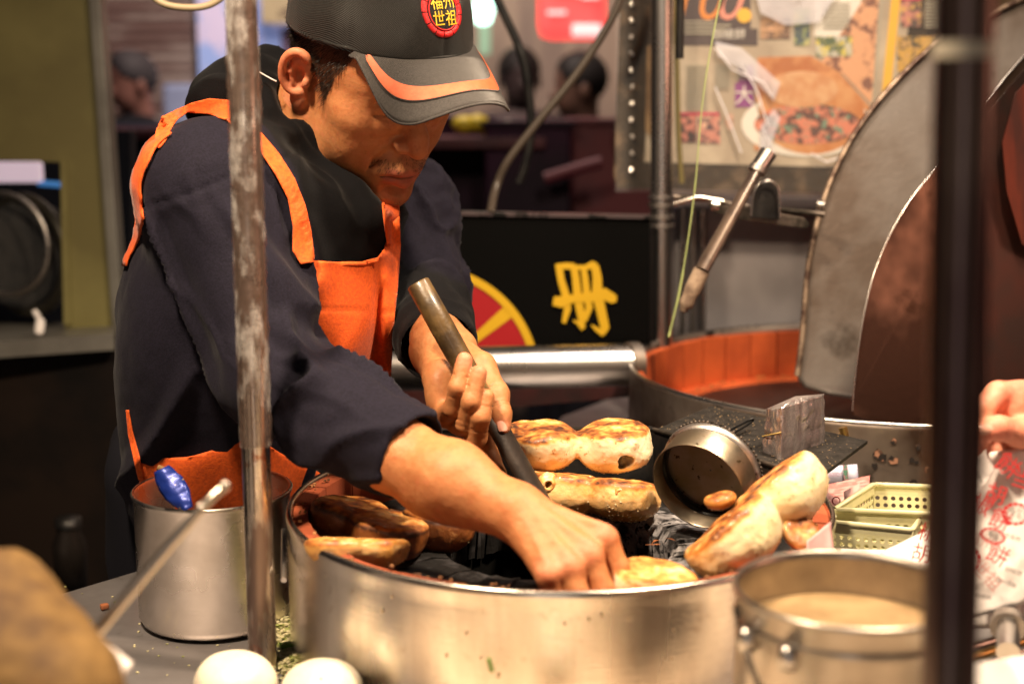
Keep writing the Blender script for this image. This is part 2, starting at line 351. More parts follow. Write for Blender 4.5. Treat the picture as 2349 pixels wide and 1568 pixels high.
# red lit sign, lamp
sg = thing('hanging_shop_sign', V(1315, 20, 5.4), 'red hanging shop sign with white lower corner between the cap and the poster', 'sign')
M['redsign'] = mat('red_lit_sign', (.8, .05, .05), .5, emit=(1, .10, .09), estr=.85)
M['whitesign'] = mat('white_lit_sign', (.8, .7, .72), .5, emit=(1, .75, .75), estr=.45)
c = V(1312, 5, 5.4); s_ = 5.4 / FP
b1 = box('sign_panel', c, (150 * s_, .08, 165 * s_), M['redsign'], sg, bev=.05)
box('sign_corner', c + np.array([32 * s_, -.05, -64 * s_]), (66 * s_, .03, 28 * s_), M['whitesign'], sg, bev=.01)
for k, (dx, dz, w_, h_) in enumerate([(-40, 50, 12, 60), (-15, 20, 40, 9), (12, 45, 10, 70), (40, 10, 36, 9), (-35, -25, 42, 8), (30, 50, 8, 40)]):
    box('sign_stroke', c + np.array([dx * s_, -.05, dz * s_]), (w_ * s_, .015, h_ * s_), M['whitesign'], sg, bev=0)
lm = thing('lit_bulb', V(1106, 22, 6.0), 'glowing greenish white bulb beside the right edge of the cap', 'lamp')
M['bulb'] = mat('lit_green_white_bulb', (.8, 1, .9), .5, emit=(.55, 1, .82), estr=4)
v, f = lathe_geo([(.001, -.06), (.03, -.05), (.045, 0), (.03, .05), (.02, .07)], V(1108, 25, 6.0), 20); mesh('glass', v, f, M['bulb'], lm)
v, f = lathe_geo([(.022, .07), (.022, .12), (.001, .13)], V(1108, 25, 6.0), 16); mesh('socket', v, f, M['black_steel'], lm)
tag(box('hanging_green_tag', V(1112, 92, 5.9), (.05, .02, .12), mat('green_tag', (.3, .55, .4), .6), bev=.005), 'small pale green tag hanging below the glowing bulb', 'tag')

# far stall goods
M['purple'] = mat('dark_purple_plastic', (.035, .008, .03), .6, 0, col2=(.012, .006, .014), nscale=2)
M['maroon'] = mat('dark_maroon_plastic', (.10, .012, .02), .6, 0, col2=(.05, .01, .02), nscale=4)
for k, (x, y, w_, h_, d, m_, lab) in enumerate([
    (1045, 400, 170, 240, 4.2, 'purple', 'dark purple crate behind the vendor left shoulder'),
    (1210, 410, 190, 240, 4.0, 'purple', 'dark purple crate behind the lower end of the thick cable'),
    (1400, 405, 190, 240, 4.1, 'maroon', 'dark maroon crate left of the poster sleeve'),
    (330, 470, 230, 340, 4.3, 'navy', 'dark navy crate below the seated far customer'),
    (330, 305, 220, 26, 4.2, 'maroon', 'thin maroon counter edge below the seated far customer'),
    (300, 470, 40, 40, 3.9, 'redspot', 'small red box between the olive wall and the orange strap')]):
    M.setdefault('navy', mat('dark_navy_plastic', (.006, .01, .03), .6)); M.setdefault('redspot', mat('red_box', (.22, .01, .02), .6))
    g = thing('stacked_crate' if k < 4 else 'counter_edge' if k == 4 else 'small_box', V(x, y, d), lab, 'crate' if k < 4 else 'shelf' if k == 4 else 'box')
    cc = V(x, y, d); s_ = d / FP
    box('side_wall', cc, (w_ * s_, .2, h_ * s_), M[m_], g, bev=.01)
    if k < 4: box('rim', cc + np.array([0, -.005, h_ * s_ / 2 + .006]), (w_ * s_ + .02, .22, .018), M[m_], g, bev=.004)
g = thing('goods_tray', V(1085, 295, 4.0), 'tray of yellow goods on the far stall below the cap brim', 'tray')
box('tray_base', V(1110, 325, 4.0), (.34, .25, .03), M['maroon'], g, bev=.005)
M['yel'] = mat('yellow_goods', (.65, .5, .03), .5); M['whi'] = mat('pale_goods', (.4, .38, .33), .5)
for x, y, m_, r in [(1065, 285, 'yel', .035), (1095, 282, 'yel', .034), (1125, 300, 'yel', .026), (1165, 292, 'whi', .03), (1200, 295, 'whi', .028), (1240, 300, 'whi', .02)]:
    v, f = lathe_geo([(.001, -r * .7), (r * .7, -r * .5), (r, 0), (r * .75, r * .5), (.001, r * .7)], V(x, y, 3.95), 14); mesh('goods', v, f, M[m_], g)
tag(box('pink_packet', V(1438, 288, 3.9), (.05, .04, .035), mat('pink_packet', (.5, .12, .16), .6), bev=.008), 'small pink packet on the maroon crate', 'packet')
o = tube('red_strip', spline([V(1250, 410, 3.8), V(1330, 385, 3.8), V(1380, 372, 3.8)], 5), .016, mat('dark_red_strip', (.09, .008, .02), .6)); tag(o, 'dark red strip lying across the far crates', 'strip')

# olive side wall with opening and shelf, left
GY = 2.75
gw = thing('olive_side_wall', V(120, 300, GY), 'olive green painted side panel at the far left with a dark opening', 'wall panel')
P = [(-260, -80), (197, -80), (262, 772), (150, 772), (140, 372), (-260, 358)]
slab('painted_panel', [V(x, y, GY) for x, y in P], (0, .03, 0), M['green_wall'], gw)
slab('edge_frame', [V(x, y, GY - .012) for x, y in [(196, -80), (224, -80), (284, 765), (258, 772)]], (0, .05, 0), M['frame'], gw, bev=.004)
slab('inner_frame', [V(x, y, GY - .006) for x, y in [(138, 372), (152, 372), (164, 745), (146, 745)]], (0, .03, 0), M['green_wall'], gw)
cb = thing('dark_cabinet', V(60, 900, 2.6), 'dark cabinet with a metal ledge under the olive side wall', 'cabinet')
slab('ledge', [V(-260, 745, 2.9), V(262, 735, 2.9), V(262, 765, 2.55), V(-260, 800, 2.5)], (0, 0, -.03), M['frame'], cb)
slab('cabinet_front', [V(x, y, 2.58) for x, y in [(-260, 845), (262, 795), (300, 1420), (-260, 1500)]], (0, .05, 0), M['darkbox'], cb)
slab('back_panel', [V(x, y, 3.3) for x, y in [(-300, 300), (300, 300), (300, 800), (-300, 800)]], (0, .05, 0), mat('dark_back', (.01, .012, .02), .6), cb)
mc = thing('exhaust_fan', V(70, 560, 2.85), 'round dark exhaust fan inside the opening of the olive wall', 'fan')
def ring(name, c, R, r, m, parent, ax, n=32, k=8, a0=0, a1=2 * math.pi, sq=1):
    ax = np.asarray(ax, float) / np.linalg.norm(ax); u, w_ = frame_for(ax); full = abs(a1 - a0) > 6.28
    pts = [c + R * (u * math.cos(a) + w_ * math.sin(a) * sq) for a in np.linspace(a0, a1, n + 1)]
    return tube(name, pts, r, m, parent, n=k, cap=not full)
ring('housing', V(60, 585, 2.85), .115, .012, mat('dark_fan_rim', (.05, .045, .035), .4, .4), mc, (0.6, 1, 0)); ring('guard_ring', V(10, 560, 2.8), .10, .006, M['steel_dull'], mc, (.3, 1, 0))
v, f = tube_geo([V(60, 585, 2.85), V(75, 580, 3.02)], .108, 28); mesh('drum', v, f, M['black_steel'], mc)
o = box('wall_light_panel', V(30, 395, 3.1), (.13, .02, .045), mat('pinkish_light', (.7, .6, .65), .5, emit=(1, .75, .85), estr=.5), bev=.008); tag(o, 'pinkish white panel inside the opening above the fan', 'light panel')
o = tube('blue_rod', [V(88, 420, 3.1), V(140, 424, 3.1)], .006, mat('blue_glint', (.1, .3, .7), .3, emit=(.1, .4, 1), estr=.3)); tag(o, 'short blue rod inside the opening', 'rod')
o = tube('white_cloth_tip', spline([V(80, 715, 2.6), V(92, 738, 2.58), V(88, 768, 2.56)], 5), [.006] * 5 + [.009] * 5 + [.004], M['paper']); tag(o, 'small white cloth tip hanging over the cabinet ledge', 'cloth')
o = thing('glass_jar', V(170, 1250, 2.3), 'dim glass jar standing in the dark below the cabinet', 'jar')
v, f = lathe_geo([(.001, 0), (.026, 0), (.028, .08), (.02, .10), (.02, .11)], V(165, 1350, 2.3), 24); mesh('body', v, f, mat('dim_glass', (.02, .016, .014), .25, .2), o)
v, f = lathe_geo([(.022, .11), (.022, .125), (.001, .125)], V(165, 1350, 2.3), 24); mesh('lid', v, f, M['black_steel'], o)
# ring shaped lamp rim top left
o = tube('hanging_hoop', spline([V(330, -40, 1.9), V(365, 4, 1.9), V(425, 18, 1.9), V(485, 10, 1.9), V(530, -30, 1.9), V(540, -90, 1.9), V(500, -130, 1.9), V(425, -145, 1.9), V(360, -125, 1.9), V(325, -85, 1.9), V(330, -40, 1.9)], 6), .0045, mat('tan_hoop', (.45, .35, .22), .5)); tag(o, 'tan hoop hanging at the top edge between wall and post', 'hoop')

# ---------------------------------------------------------------- stall: counter, sign board, pipe, poles
cz = .892
A = H(-260, 1482, cz); B = H(640, 1212, cz)
poly = [A, B, (-.10, 1.66, cz), H(1290, 955, cz), H(1445, 896, cz), (.3, 2.75, cz), (1.7, 2.75, cz), (1.7, .25, cz), (-.9, .25, cz)]
ct = slab('metal_counter', poly, (0, 0, -.04), M['counter']); tag(ct, 'scratched grey steel worktop under the pots and drum ovens', 'counter')
cbase = slab('counter_body', [(p[0] * .97, p[1] + .02, cz - .041) for p in poly], (0, 0, -.85), M['black_steel'], ct)

# black board with painted emblem and character
BY = 2.30
bd = thing('painted_sign_board', V(1210, 640, BY), 'black board painted with a yellow character and a red and yellow round emblem', 'sign')
slab('board', [V(x, y, BY) for x, y in [(880, 486), (1492, 497), (1492, 800), (880, 812)]], (0, .02, 0), M['black_paint'], bd)
slab('top_trim', [V(x, y, BY - .006) for x, y in [(880, 482), (1492, 494), (1492, 502), (880, 491)]], (0, .02, 0), mat('worn_trim', (.10, .075, .08), .4, .5, col2=(.01, .01, .01), nscale=30, lo=.5, hi=.55), bd)
s_ = BY / Fv[1] / FP
def flat(name, polys, Y, m, parent, th=.0012):
    mb = MB()
    for q_, pl in enumerate(polys):
        a = [V(x, y, Y - .00012 * q_) for x, y in pl]; n = len(a); mb.add(a + [p + np.array([0, th, 0]) for p in a], [tuple(range(n))] + [(i, (i + 1) % n, n + (i + 1) % n, n + i) for i in range(n)])
    return mb.out(name, m, parent, smooth=False)
def stroke(pts, w):
    """brush stroke polygons in pixel space around a polyline with widths"""
    P = [np.array(p, float) for p in pts]; Wd = w if hasattr(w, '__len__') else [w] * len(P); L = []; Rr = []
    for i, p in enumerate(P):
        t = P[min(i + 1, len(P) - 1)] - P[max(i - 1, 0)]; t /= np.linalg.norm(t); nn = np.array([-t[1], t[0]])
        L.append(p + nn * Wd[i] / 2); Rr.append(p - nn * Wd[i] / 2)
    return [tuple(q) for q in L + Rr[::-1]]
def c3(x, y): return 1033 + x * .2398, 469.5 + y * .2398      # from the enlarged crop to the measuring grid
ch = [stroke([c3(1035, 565), c3(1060, 720), c3(1115, 900), c3(1120, 1000), c3(1085, 1130)], [16, 16, 18, 16, 9]),
      stroke([c3(1020, 590), c3(1110, 585), c3(1190, 590)], [12, 15, 14]),
      stroke([c3(1180, 580), c3(1200, 700), c3(1220, 900), c3(1250, 1050), c3(1265, 1160)], [16, 17, 19, 18, 12]),
      stroke([c3(1275, 1185), c3(1225, 1130), c3(1175, 1105)], [12, 9, 3]),
      stroke([c3(1200, 600), c3(1290, 600), c3(1360, 575), c3(1400, 590)], [10, 11, 18, 14]),
      stroke([c3(1275, 605), c3(1290, 700), c3(1310, 900), c3(1330, 980), c3(1285, 1110)], [13, 15, 17, 16, 10]),
      stroke([c3(1385, 585), c3(1405, 700), c3(1405, 860), c3(1440, 1000), c3(1480, 1180), c3(1460, 1240)], [18, 21, 24, 22, 20, 8]),
      stroke([c3(1470, 1235), c3(1400, 1190), c3(1350, 1150)], [14, 10, 3]),
      stroke([c3(985, 920), c3(1060, 930), c3(1180, 895), c3(1330, 885), c3(1480, 855), c3(1560, 900), c3(1590, 905)], [20, 26, 18, 22, 28, 22, 12])]
flat('character', ch, BY - .004, M['yellow_paint'], bd)
# emblem: outer ring, spokes and red fields. centre is hidden behind the vendor
ec = (975, 872); ang = np.radians
def arc(r, a0, a1, n=14): return [(ec[0] + r * math.cos(a), ec[1] - r * 1.0 * math.sin(a)) for a in np.linspace(ang(a0), ang(a1), n)]
R1, R2, R3 = 264, 246, 120
# real ring passes (1058,635),(1150,705),(1218,792)
flat('emblem_ring', [arc(R1, a, a + 12, 5) + arc(R2, a, a + 12, 5)[::-1] for a in range(16, 112, 12)], BY - .0045, M['yellow_paint'], bd)
flat('emblem_field', [arc(R2, a, b) + arc(R3, a, b)[::-1] for a, b in ((16, 36), (43, 74), (81, 110))], BY - .003, M['red_paint'], bd)
flat('emblem_spoke', [arc(R2 + 2, a, b, 3) + arc(R3, a, b, 3)[::-1] for a, b in ((36, 43), (74, 81))], BY - .0038, M['yellow_paint'], bd)

pp = thing('steel_pipe', V(1200, 840, 2.13), 'thick horizontal steel pipe below the painted board', 'pipe')
v, f = tube_geo([V(860, 848, 2.13), V(1462, 836, 2.17)], 50 / FP * 2.16, 36); mesh('pipe_body', v, f, M['steel_clean'], pp)
v, f = tube_geo([V(1440, 837, 2.165), V(1464, 836, 2.17)], 54 / FP * 2.16, 36); mesh('flange', v, f, M['steel_dull'], pp)
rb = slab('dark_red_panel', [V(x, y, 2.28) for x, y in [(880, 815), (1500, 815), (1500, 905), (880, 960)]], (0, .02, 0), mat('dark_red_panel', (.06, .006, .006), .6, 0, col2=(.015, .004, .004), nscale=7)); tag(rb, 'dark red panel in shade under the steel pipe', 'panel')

def pole(name, x0, x1, y0, y1, Y, r, m, lab, cat='pole', n=24):
    t = thing(name, V(x1, y1, Y), lab, cat); tube('shaft', [V(x0, y0, Y), V(x1, y1, Y)], r, m, t, n=n); return t
pl = pole('steel_pole', 1524, 1516, -1400, 800, 2.36, .0185, M['steel_clean'], 'chrome steel pole standing left of the poster sleeve')
for y in (452, 470, 497, 518):
    v, f = tube_geo([V(1517, y - 4, 2.36), V(1517, y + 4, 2.36)], .0215, 24); mesh('collar', v, f, M['steel_dull'], pl)
o = tube('olive_hose', spline([V(1546, -220, 2.38), V(1548, -60, 2.38), V(1553, 150, 2.38), V(1556, 300, 2.38), V(1564, 420, 2.38)], 6), .0045, mat('olive_hose', (.16, .13, .05), .5)); tag(o, 'olive hose running down beside the chrome pole', 'hose')
o = tube('black_rod', [V(1572, -1100, 2.1), V(1559, 135, 2.1)], .006, M['black_steel']); tag(o, 'short black rod hanging right of the chrome pole', 'rod')
o = tube('thick_cable', spline([V(1490, -150, 2.35), V(1440, -60, 2.35), V(1410, 30, 2.35), V(1330, 160, 2.35), V(1230, 285, 2.35), V(1165, 370, 2.35), V(1138, 430, 2.35), V(1125, 490, 2.3)], 8), .0068, mat('brown_cable', (.055, .042, .032), .4)); tag(o, 'thick brown cable looping down to the top of the painted board', 'cable')
o = tube('black_cable', spline([V(1070, -140, 2.6), V(1110, -60, 2.6), V(1150, 20, 2.6), V(1195, 120, 2.6), V(1212, 200, 2.6), V(1218, 300, 2.6), V(1205, 380, 2.6), V(1190, 420, 2.6)], 8), [.0085] * 16 + [.008] * 8 + [.0095] * 8 + [.008] * 25, M['black_steel']); tag(o, 'black cable hanging between the cap and the thick brown cable', 'cable')
o = tube('plastic_string', spline([V(1700, -180, 1.96), V(1668, -60, 1.96), V(1640, 60, 1.96), V(1612, 230, 1.96), V(1595, 420, 1.96), V(1575, 570, 1.96), V(1556, 680, 1.96), V(1534, 772, 1.95)], 8),
         [.0022] * 32 + [.0026] * 12 + [.0042] * 13, mat('yellow_green_string', (.42, .50, .20), .5), squash=.4); tag(o, 'yellow green plastic string hanging in front of the poster', 'string')

# ---------------------------------------------------------------- poster in a clear sleeve
PY = 2.46
ps = thing('menu_poster', V(1780, 430, PY), 'laminated newspaper poster with a large stuffed bun photo in a clear sleeve', 'poster')
M['news'] = mat('newsprint', (.50, .42, .31), .6, 0, col2=(.36, .29, .21), nscale=10, stretch=(1, 1, 1))
M['sleeve'] = mat('scuffed_sleeve_border', (.035, .022, .012), .3, 0, col2=(.15, .10, .06), nscale=22, lo=.5, hi=.7, coat=.3, bump=.8, bscale=40)
slab('sleeve_back', [V(x, y, PY) for x, y in [(1425, -70), (2500, -70), (2500, 470), (1880, 442), (1418, 432), (1408, 405)]], (0, .008, 0), M['sleeve'], ps)
flat('newspaper', [[(1500, -60), (2105, -60), (2060, 200), (2020, 400), (1960, 385), (1478, 372), (1482, 300), (1500, 100)]], PY - .003, M['news'], ps)
M['pdark'] = mat('dark_print', (.05, .03, .03), .6); M['porange'] = mat('orange_print', (.62, .20, .02), .6); M['ppink'] = mat('salmon_print', (.68, .25, .18), .6)
M['pyel'] = mat('yellow_print', (.75, .42, .03), .6); M['ppurple'] = mat('purple_print', (.22, .04, .20), .6); M['pgrey'] = mat('grey_print', (.36, .33, .25), .6); M['pwhite'] = mat('white_print', (.72, .68, .6), .6)
def pix_rect(x0, y0, x1, y1): return [(x0, y0), (x1, y0), (x1, y1), (x0, y1)]
def print_(name, polys, m, dz=.004): return flat(name, polys, PY - dz, M[m] if isinstance(m, str) else m, ps, .0006)
print_('dark_block', [pix_rect(1560, -60, 1722, 105), pix_rect(1722, 66, 1738, 105)], 'pdark')
def ptext(name, s, x, y, h, m, dz=.005, italic=0, sx=1.0):
    v, f = text_geo(s, 1, italic); P = [V(x + a * h * sx, y - b * h, PY - dz) for a, b in v]; return mesh(name, P, f, M[m] if isinstance(m, str) else m, ps, smooth=False)
ptext('numeral', '10', 1592, 8, 125, 'porange', italic=.25); ptext('numeral', '0', 1668, 8, 125, 'ppink', italic=.25)
print_('round_badge', [[(1707 + 17 * math.cos(a), 36 + 17 * math.sin(a)) for a in np.linspace(0, 2 * math.pi, 20)[:-1]]], 'pyel', .0055)
rr = random.Random(3)
def texture_photo(name, x0, y0, x1, y1, c1, c2, c3, n=40, dz=.0045, seedscale=1.):
    m1 = mat(name + '_ink', c1, .5, 0, col2=c2, nscale=55, lo=.46, hi=.54, col3=c3, n3=75, lo3=.52, hi3=.58)
    return print_(name, [pix_rect(x0, y0, x1, y1)], m1, dz)
pz = [(1558, 262, 1598, 327, (.6, .22, .16), (.1, .03, .03), (.02, .02, .02)), (1602, 262, 1652, 330, (.5, .2, .15), (.05, .03, .04), (.6, .35, .25)), (1664, 262, 1682, 300, (.55, .3, .22), (.2, .08, .06), (.5, .4, .3)),
      (1744, 40, 1812, 90, (.35, .2, .1), (.12, .07, .05), (.6, .35, .2)), (1822, 20, 1858, 105, (.25, .3, .12), (.05, .08, .1), (.5, .45, .2)), (1872, 84, 1955, 130, (.5, .48, .4), (.08, .12, .06), (.6, .5, .1)),
      (2066, 0, 2112, 62, (.5, .2, .15), (.08, .05, .04), (.6, .35, .1)), (2058, 84, 2150, 165, (.55, .32, .06), (.06, .05, .03), (.5, .3, .1)), (1500, -40, 1536, 90, (.6, .3, .22), (.5, .4, .3), (.4, .35, .3))]
for k, a in enumerate(pz): texture_photo('printed_photo', *a)
print_('white_panel', [pix_rect(1868, -60, 1975, 84)], 'pwhite', .0042)
print_('yellow_column', [[(2050, -60), (2072, -60), (2040, 240), (2020, 240)]], 'pyel', .0045)
print_('column_rule', [[(2028, -60), (2032, -60), (2000, 260), (1997, 260)]], 'pgrey', .0046)
print_('red_strip', [pix_rect(1558, 258, 1650, 264), pix_rect(2066, -4, 2112, 2)], mat('crimson_print', (.5, .03, .08), .6), .0055)
print_('purple_box', [pix_rect(1686, 190, 1729, 246), pix_rect(1694, 150, 1728, 190)], 'ppurple', .0045)
print_('text_line', [pix_rect(x, 150 + i * 7, x + w_, 153 + i * 7) for x, w_, n in ((1575, 48, 15), (1640, 34, 8), (1690, 26, 5)) for i in range(n)], 'pgrey', .0048)
print_('text_line', [pix_rect(1570, 48 + i * 9, 1600 + (i * 37 % 50) + 40, 52 + i * 9) for i in range(4)] + [pix_rect(1888, 8 + i * 9, 1950, 11 + i * 9) for i in range(7)] + [pix_rect(2122, 4 + i * 8, 2158, 8 + i * 8) for i in range(8)], 'pgrey', .0056)
ptext('lettering', '胡椒餅', 1672, 80, 26, 'pwhite', .0058); ptext('lettering', '大', 1707, 222, 46, 'pwhite', .0058)
# large bun photograph printed on the sheet
def ell(cx_, cy_, a, b, n=28, t0=0, t1=2 * math.pi): return [(cx_ + a * math.cos(t), cy_ + b * math.sin(t)) for t in np.linspace(t0, t1, n)]
M['pbun'] = mat('bun_print', (.48, .17, .045), .5, 0, col2=(.60, .30, .12), nscale=14, lo=.4, hi=.6)
M['pfill'] = mat('filling_print', (.60, .20, .12), .5, 0, col2=(.10, .04, .03), nscale=60, lo=.5, hi=.56, col3=(.16, .26, .18), n3=70, lo3=.55, hi3=.6)
M['pbrown'] = mat('brown_print', (.42, .14, .04), .5, 0, col2=(.62, .30, .12), nscale=20)
print_('photo_ground', [[(1738, 132), (1860, 128), (1925, 165), (2000, 250), (1985, 345), (1730, 345)]], 'pbrown', .0044)
print_('photo_ground', [[(1880, -60), (2020, -60), (2000, 240), (1935, 170), (1880, 150)][1:]], mat('filling_corner_print', (.66, .34, .18), .5, 0, col2=(.2, .08, .05), nscale=45, lo=.52, hi=.58), .0043)
print_('paper_rim', [ell(1850, 285, 150, 75)], 'pwhite', .0046)
print_('bun_photo', [ell(1862, 262, 122, 92)], 'pbun', .005); print_('bun_photo', [ell(1852, 285, 122, 46)], 'pfill', .0055); print_('bun_top', [ell(1840, 205, 82, 42)], mat('bun_top_print', (.62, .36, .18), .5, 0, col2=(.50, .20, .07), nscale=20), .0058)
# clear sleeve with crinkles
vs = []; fs = []; nx, ny = 60, 40
for j in range(ny + 1):
    for i in range(nx + 1):
        x = 1412 + (2210 - 1412) * i / nx; y = -70 + (440 + 70) * j / ny
        w_ = .0016 * math.sin(i * 1.7 + 2 * math.sin(j * .9)) + .0012 * math.sin(j * 2.3 + i * .7); vs.append(V(x, y, PY - .012 + w_))
for j in range(ny):
    for i in range(nx): a = j * (nx + 1) + i; fs.append((a, a + 1, a + nx + 2, a + nx + 1))
mesh('clear_sleeve', vs, fs, mat('clear_sleeve', (1, 1, 1), .16, 0, alpha=.05, bump=.5, bscale=18, spec=.8), ps)
for nm_, cs in (('film_glare', [(1640, 95), (1700, 110), (1790, 190), (1775, 232), (1715, 170), (1648, 130)]), ('film_glare', [(1720, -60), (1960, -60), (1905, 10), (1880, 52), (1800, 58), (1745, 30)]), ('film_glare', [(1745, 290), (1775, 250), (1790, 270), (1765, 345), (1742, 350)])):  # pale sheets that paint the sleeve's reflections as colour
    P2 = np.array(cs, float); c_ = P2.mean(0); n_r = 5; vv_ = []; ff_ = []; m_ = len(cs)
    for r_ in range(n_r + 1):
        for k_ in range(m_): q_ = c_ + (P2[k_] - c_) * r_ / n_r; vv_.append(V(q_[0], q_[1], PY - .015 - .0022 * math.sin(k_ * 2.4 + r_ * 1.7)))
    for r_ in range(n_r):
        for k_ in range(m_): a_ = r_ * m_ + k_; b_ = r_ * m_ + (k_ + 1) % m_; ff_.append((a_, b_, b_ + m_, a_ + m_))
    mesh(nm_, vv_, ff_, mat('painted_glare', (.85, .84, .92), .25, 0, alpha=.5, spec=1, bump=.6, bscale=30) if 'painted_glare' not in bpy.data.materials else bpy.data.materials['painted_glare'], ps)
# crease glints painted as thin white ridges on the film
for a in ([(1640, 110), (1680, 160), (1750, 190), (1770, 220)], [(1700, 150), (1735, 205), (1762, 290)], [(1640, 200), (1670, 270), (1700, 350)], [(1750, 300), (1775, 352)], [(1860, 352), (1895, 372), (1935, 360)]):
    tube('painted_crease_glint', [V(x, y, PY - .016) for x, y in a], [.0016] * len(a), mat('painted_crease_glint', (1, .97, 1), .15, 0, alpha=.8, spec=1), ps, n=6)
for k in range(11):
    tube('film_bead', [V(1448 + rr.uniform(-3, 3), 5 + k * 38, PY - .014), V(1450 + rr.uniform(-3, 3), 14 + k * 38, PY - .016)], .0032, mat('film_bead', (.85, .8, .75), .1, .3), ps, n=6)
print_('tape', [[(1484, 105), (1520, 105), (1512, 330), (1480, 300)]], mat('brown_tape', (.18, .10, .04), .3, 0, col2=(.35, .22, .1), nscale=14), .0065)

# clip rail, bulldog clip, long brush
rl = thing('clip_rail', V(1700, 480, 2.1), 'dark metal rail with bent ends under the poster', 'rail')
tube('bar', [V(1545, 452, 2.08), V(1640, 458, 2.08), V(1680, 470, 2.08), V(1890, 492, 2.08)], .0045, M['steel_dark'], rl)
slab('flat_arm', [V(x, y, 2.05) for x, y in [(1625, 468), (1700, 475), (1845, 500), (1858, 515), (1850, 524), (1700, 505), (1640, 488)]], (0, .012, 0), M['steel_dark'], rl, bev=.001)
tube('bar', [V(1545, 468, 2.06), V(1600, 452, 2.06), V(1660, 462, 2.06)], .0035, M['steel'], rl)
for x in (1640, 1880): v, f = tube_geo([V(x - 8, 470, 2.055), V(x + 8, 472, 2.055)], .008, 14); mesh('knob', v, f, M['steel_clean'], rl)
bc = thing('bulldog_clip', V(1750, 460, 2.08), 'black bulldog clip gripping the rail below the poster', 'clip')
slab('jaw', [V(x, y, 2.04) for x, y in [(1722, 500), (1728, 440), (1742, 418), (1768, 415), (1784, 432), (1788, 505)]], (0, .014, 0), M['black_steel'], bc, bev=.002)
tube('wire_handle', spline([V(1722, 495, 2.03), V(1730, 440, 2.03), V(1748, 418, 2.03), V(1770, 416, 2.03), V(1786, 436, 2.03), V(1789, 500, 2.03)], 6), .0014, M['steel_clean'], bc, n=8)
br = thing('long_brush', V(1572, 705, 1.93), 'long handled brush with a steel ferrule leaning in front of the grey box', 'brush')
a, b = V(1750, 365, 2.0), V(1610, 620, 1.93)
tube('handle', [a, a * .5 + b * .5, b], [.009, .0105, .0115], mat('grimy_handle', (.12, .085, .065), .3, .4, col2=(.05, .035, .03), nscale=20, coat=.5), br, squash=.8)
tube('ferrule', [V(1763, 350, 2.003), V(1738, 388, 1.995)], [.0125, .012], M['steel_clean'], br); tube('ferrule_band', [V(1741, 383, 1.996), V(1735, 395, 1.994)], .0133, M['steel_dull'], br)
tube('bristle_head', spline([b, V(1588, 665, 1.93), V(1572, 700, 1.93), V(1566, 716, 1.93)], 4), [.0115] * 5 + [.010] * 4 + [.006] * 3 + [.003], mat('worn_bristle', (.33, .24, .17), .8, 0, col2=(.15, .1, .07), nscale=60), br)

# grey steel box behind the rear oven
gb = thing('grey_steel_box', V(1720, 620, 2.62), 'plain grey steel box behind the rear drum oven', 'box')
slab('front_panel', [V(x, y, 2.60) for x, y in [(1548, 470), (1990, 480), (1990, 790), (1548, 790)]], (0, .3, 0), mat('satin_grey_steel', (.42, .39, .40), .42, .35, col2=(.30, .28, .29), nscale=4), gb, bev=.012)
for x in (1566, 1590, 1612): tube('edge_rib', [V(x, 480, 2.585), V(x, 780, 2.585)], .006, M['steel_clean'], gb, n=10)
# ---------------------------------------------------------------- drum ovens
ZR = 1.037
def drum_body(name, c, R, zt, zb, parent, m, th=.004, n=128, cut=None):
    prof = [(R, zb - zt), (R, -.012), (R + .0015, -.006), (R + .001, -.001), (R - .001, .0006), (R - th, 0), (R - th - .001, -.004), (R - th, -.02), (R - th, zb - zt)]
    zs = np.linspace(-.012, zb - zt, 14)[1:-1]; prof = [(R, zb - zt)] + [(R, z) for z in zs[::-1]] + prof[1:]
    o = lathe(name, prof, (c[0], c[1], zt), m, parent, n=n); me = o.data; co = np.array([v.co[:] for v in me.vertices]); dr = co - [c[0], c[1], 0]; dr[:, 2] = 0; dr /= np.linalg.norm(dr, axis=1)[:, None]
    w_ = np.clip((zt - .008 - co[:, 2]) / .02, 0, 1); q = co * [1, 1, .35]; co += dr * ((vn(q, 22, 3) * .0007 + vn(q, 60, 5) * .00025) * w_)[:, None]; me.vertices.foreach_set('co', co.ravel()); me.update(); return o
d1 = thing('drum_oven', (.0485, 1.414, cz), 'round steel drum oven in front that the vendor reaches into', 'oven')
c1 = np.array([.0485, 1.414, ZR]); R1_ = .277
drum_body('drum_wall', c1, R1_, ZR, cz + .002, d1, M['steel'])
# clay tiles of the lining, each one a piece
def tile_ring(c, r0, r1, zt, zb, n, m, parent, a0=0, a1=2 * math.pi, gap=.02):
    da = (a1 - a0) / n; v = []; g = da * gap
    rt = random.Random(5); first = None
    K = 4; vv = []
    for rr_, zz in ((r0, zt - c[2]), (r1, zt - c[2]), (r1, zb - c[2]), (r0, zb - c[2])):
        for k in range(K + 1):
            a = -da / 2 + g / 2 + (da - g) * k / K; vv.append((rr_ * math.cos(a), rr_ * math.sin(a), zz))
    f = []; S_ = K + 1
    for j in range(4):
        for k in range(K): f.append((j * S_ + k, ((j + 1) % 4) * S_ + k, ((j + 1) % 4) * S_ + k + 1, j * S_ + k + 1))
    f += [tuple(j * S_ for j in range(4)), tuple(j * S_ + K for j in range(4))[::-1]]
    me = None
    for i in range(n):
        a = a0 + da * (i + .5); mt = Matrix.Translation(c + np.array([0, 0, rt.uniform(-.0008, .0008)])) @ Matrix.Rotation(a, 4, 'Z') @ Matrix.Scale(1 + rt.uniform(-.003, .003), 4)
        if me is None: o = mesh('tile', vv, f, m, parent, smooth=False, mat4=mt); me = o.data
        else: o = link('tile', me, None, parent, mt)
tile_ring(c1, R1_ - .0045, R1_ - .021, ZR - .006, ZR - .085, 26, M['terra'], d1)
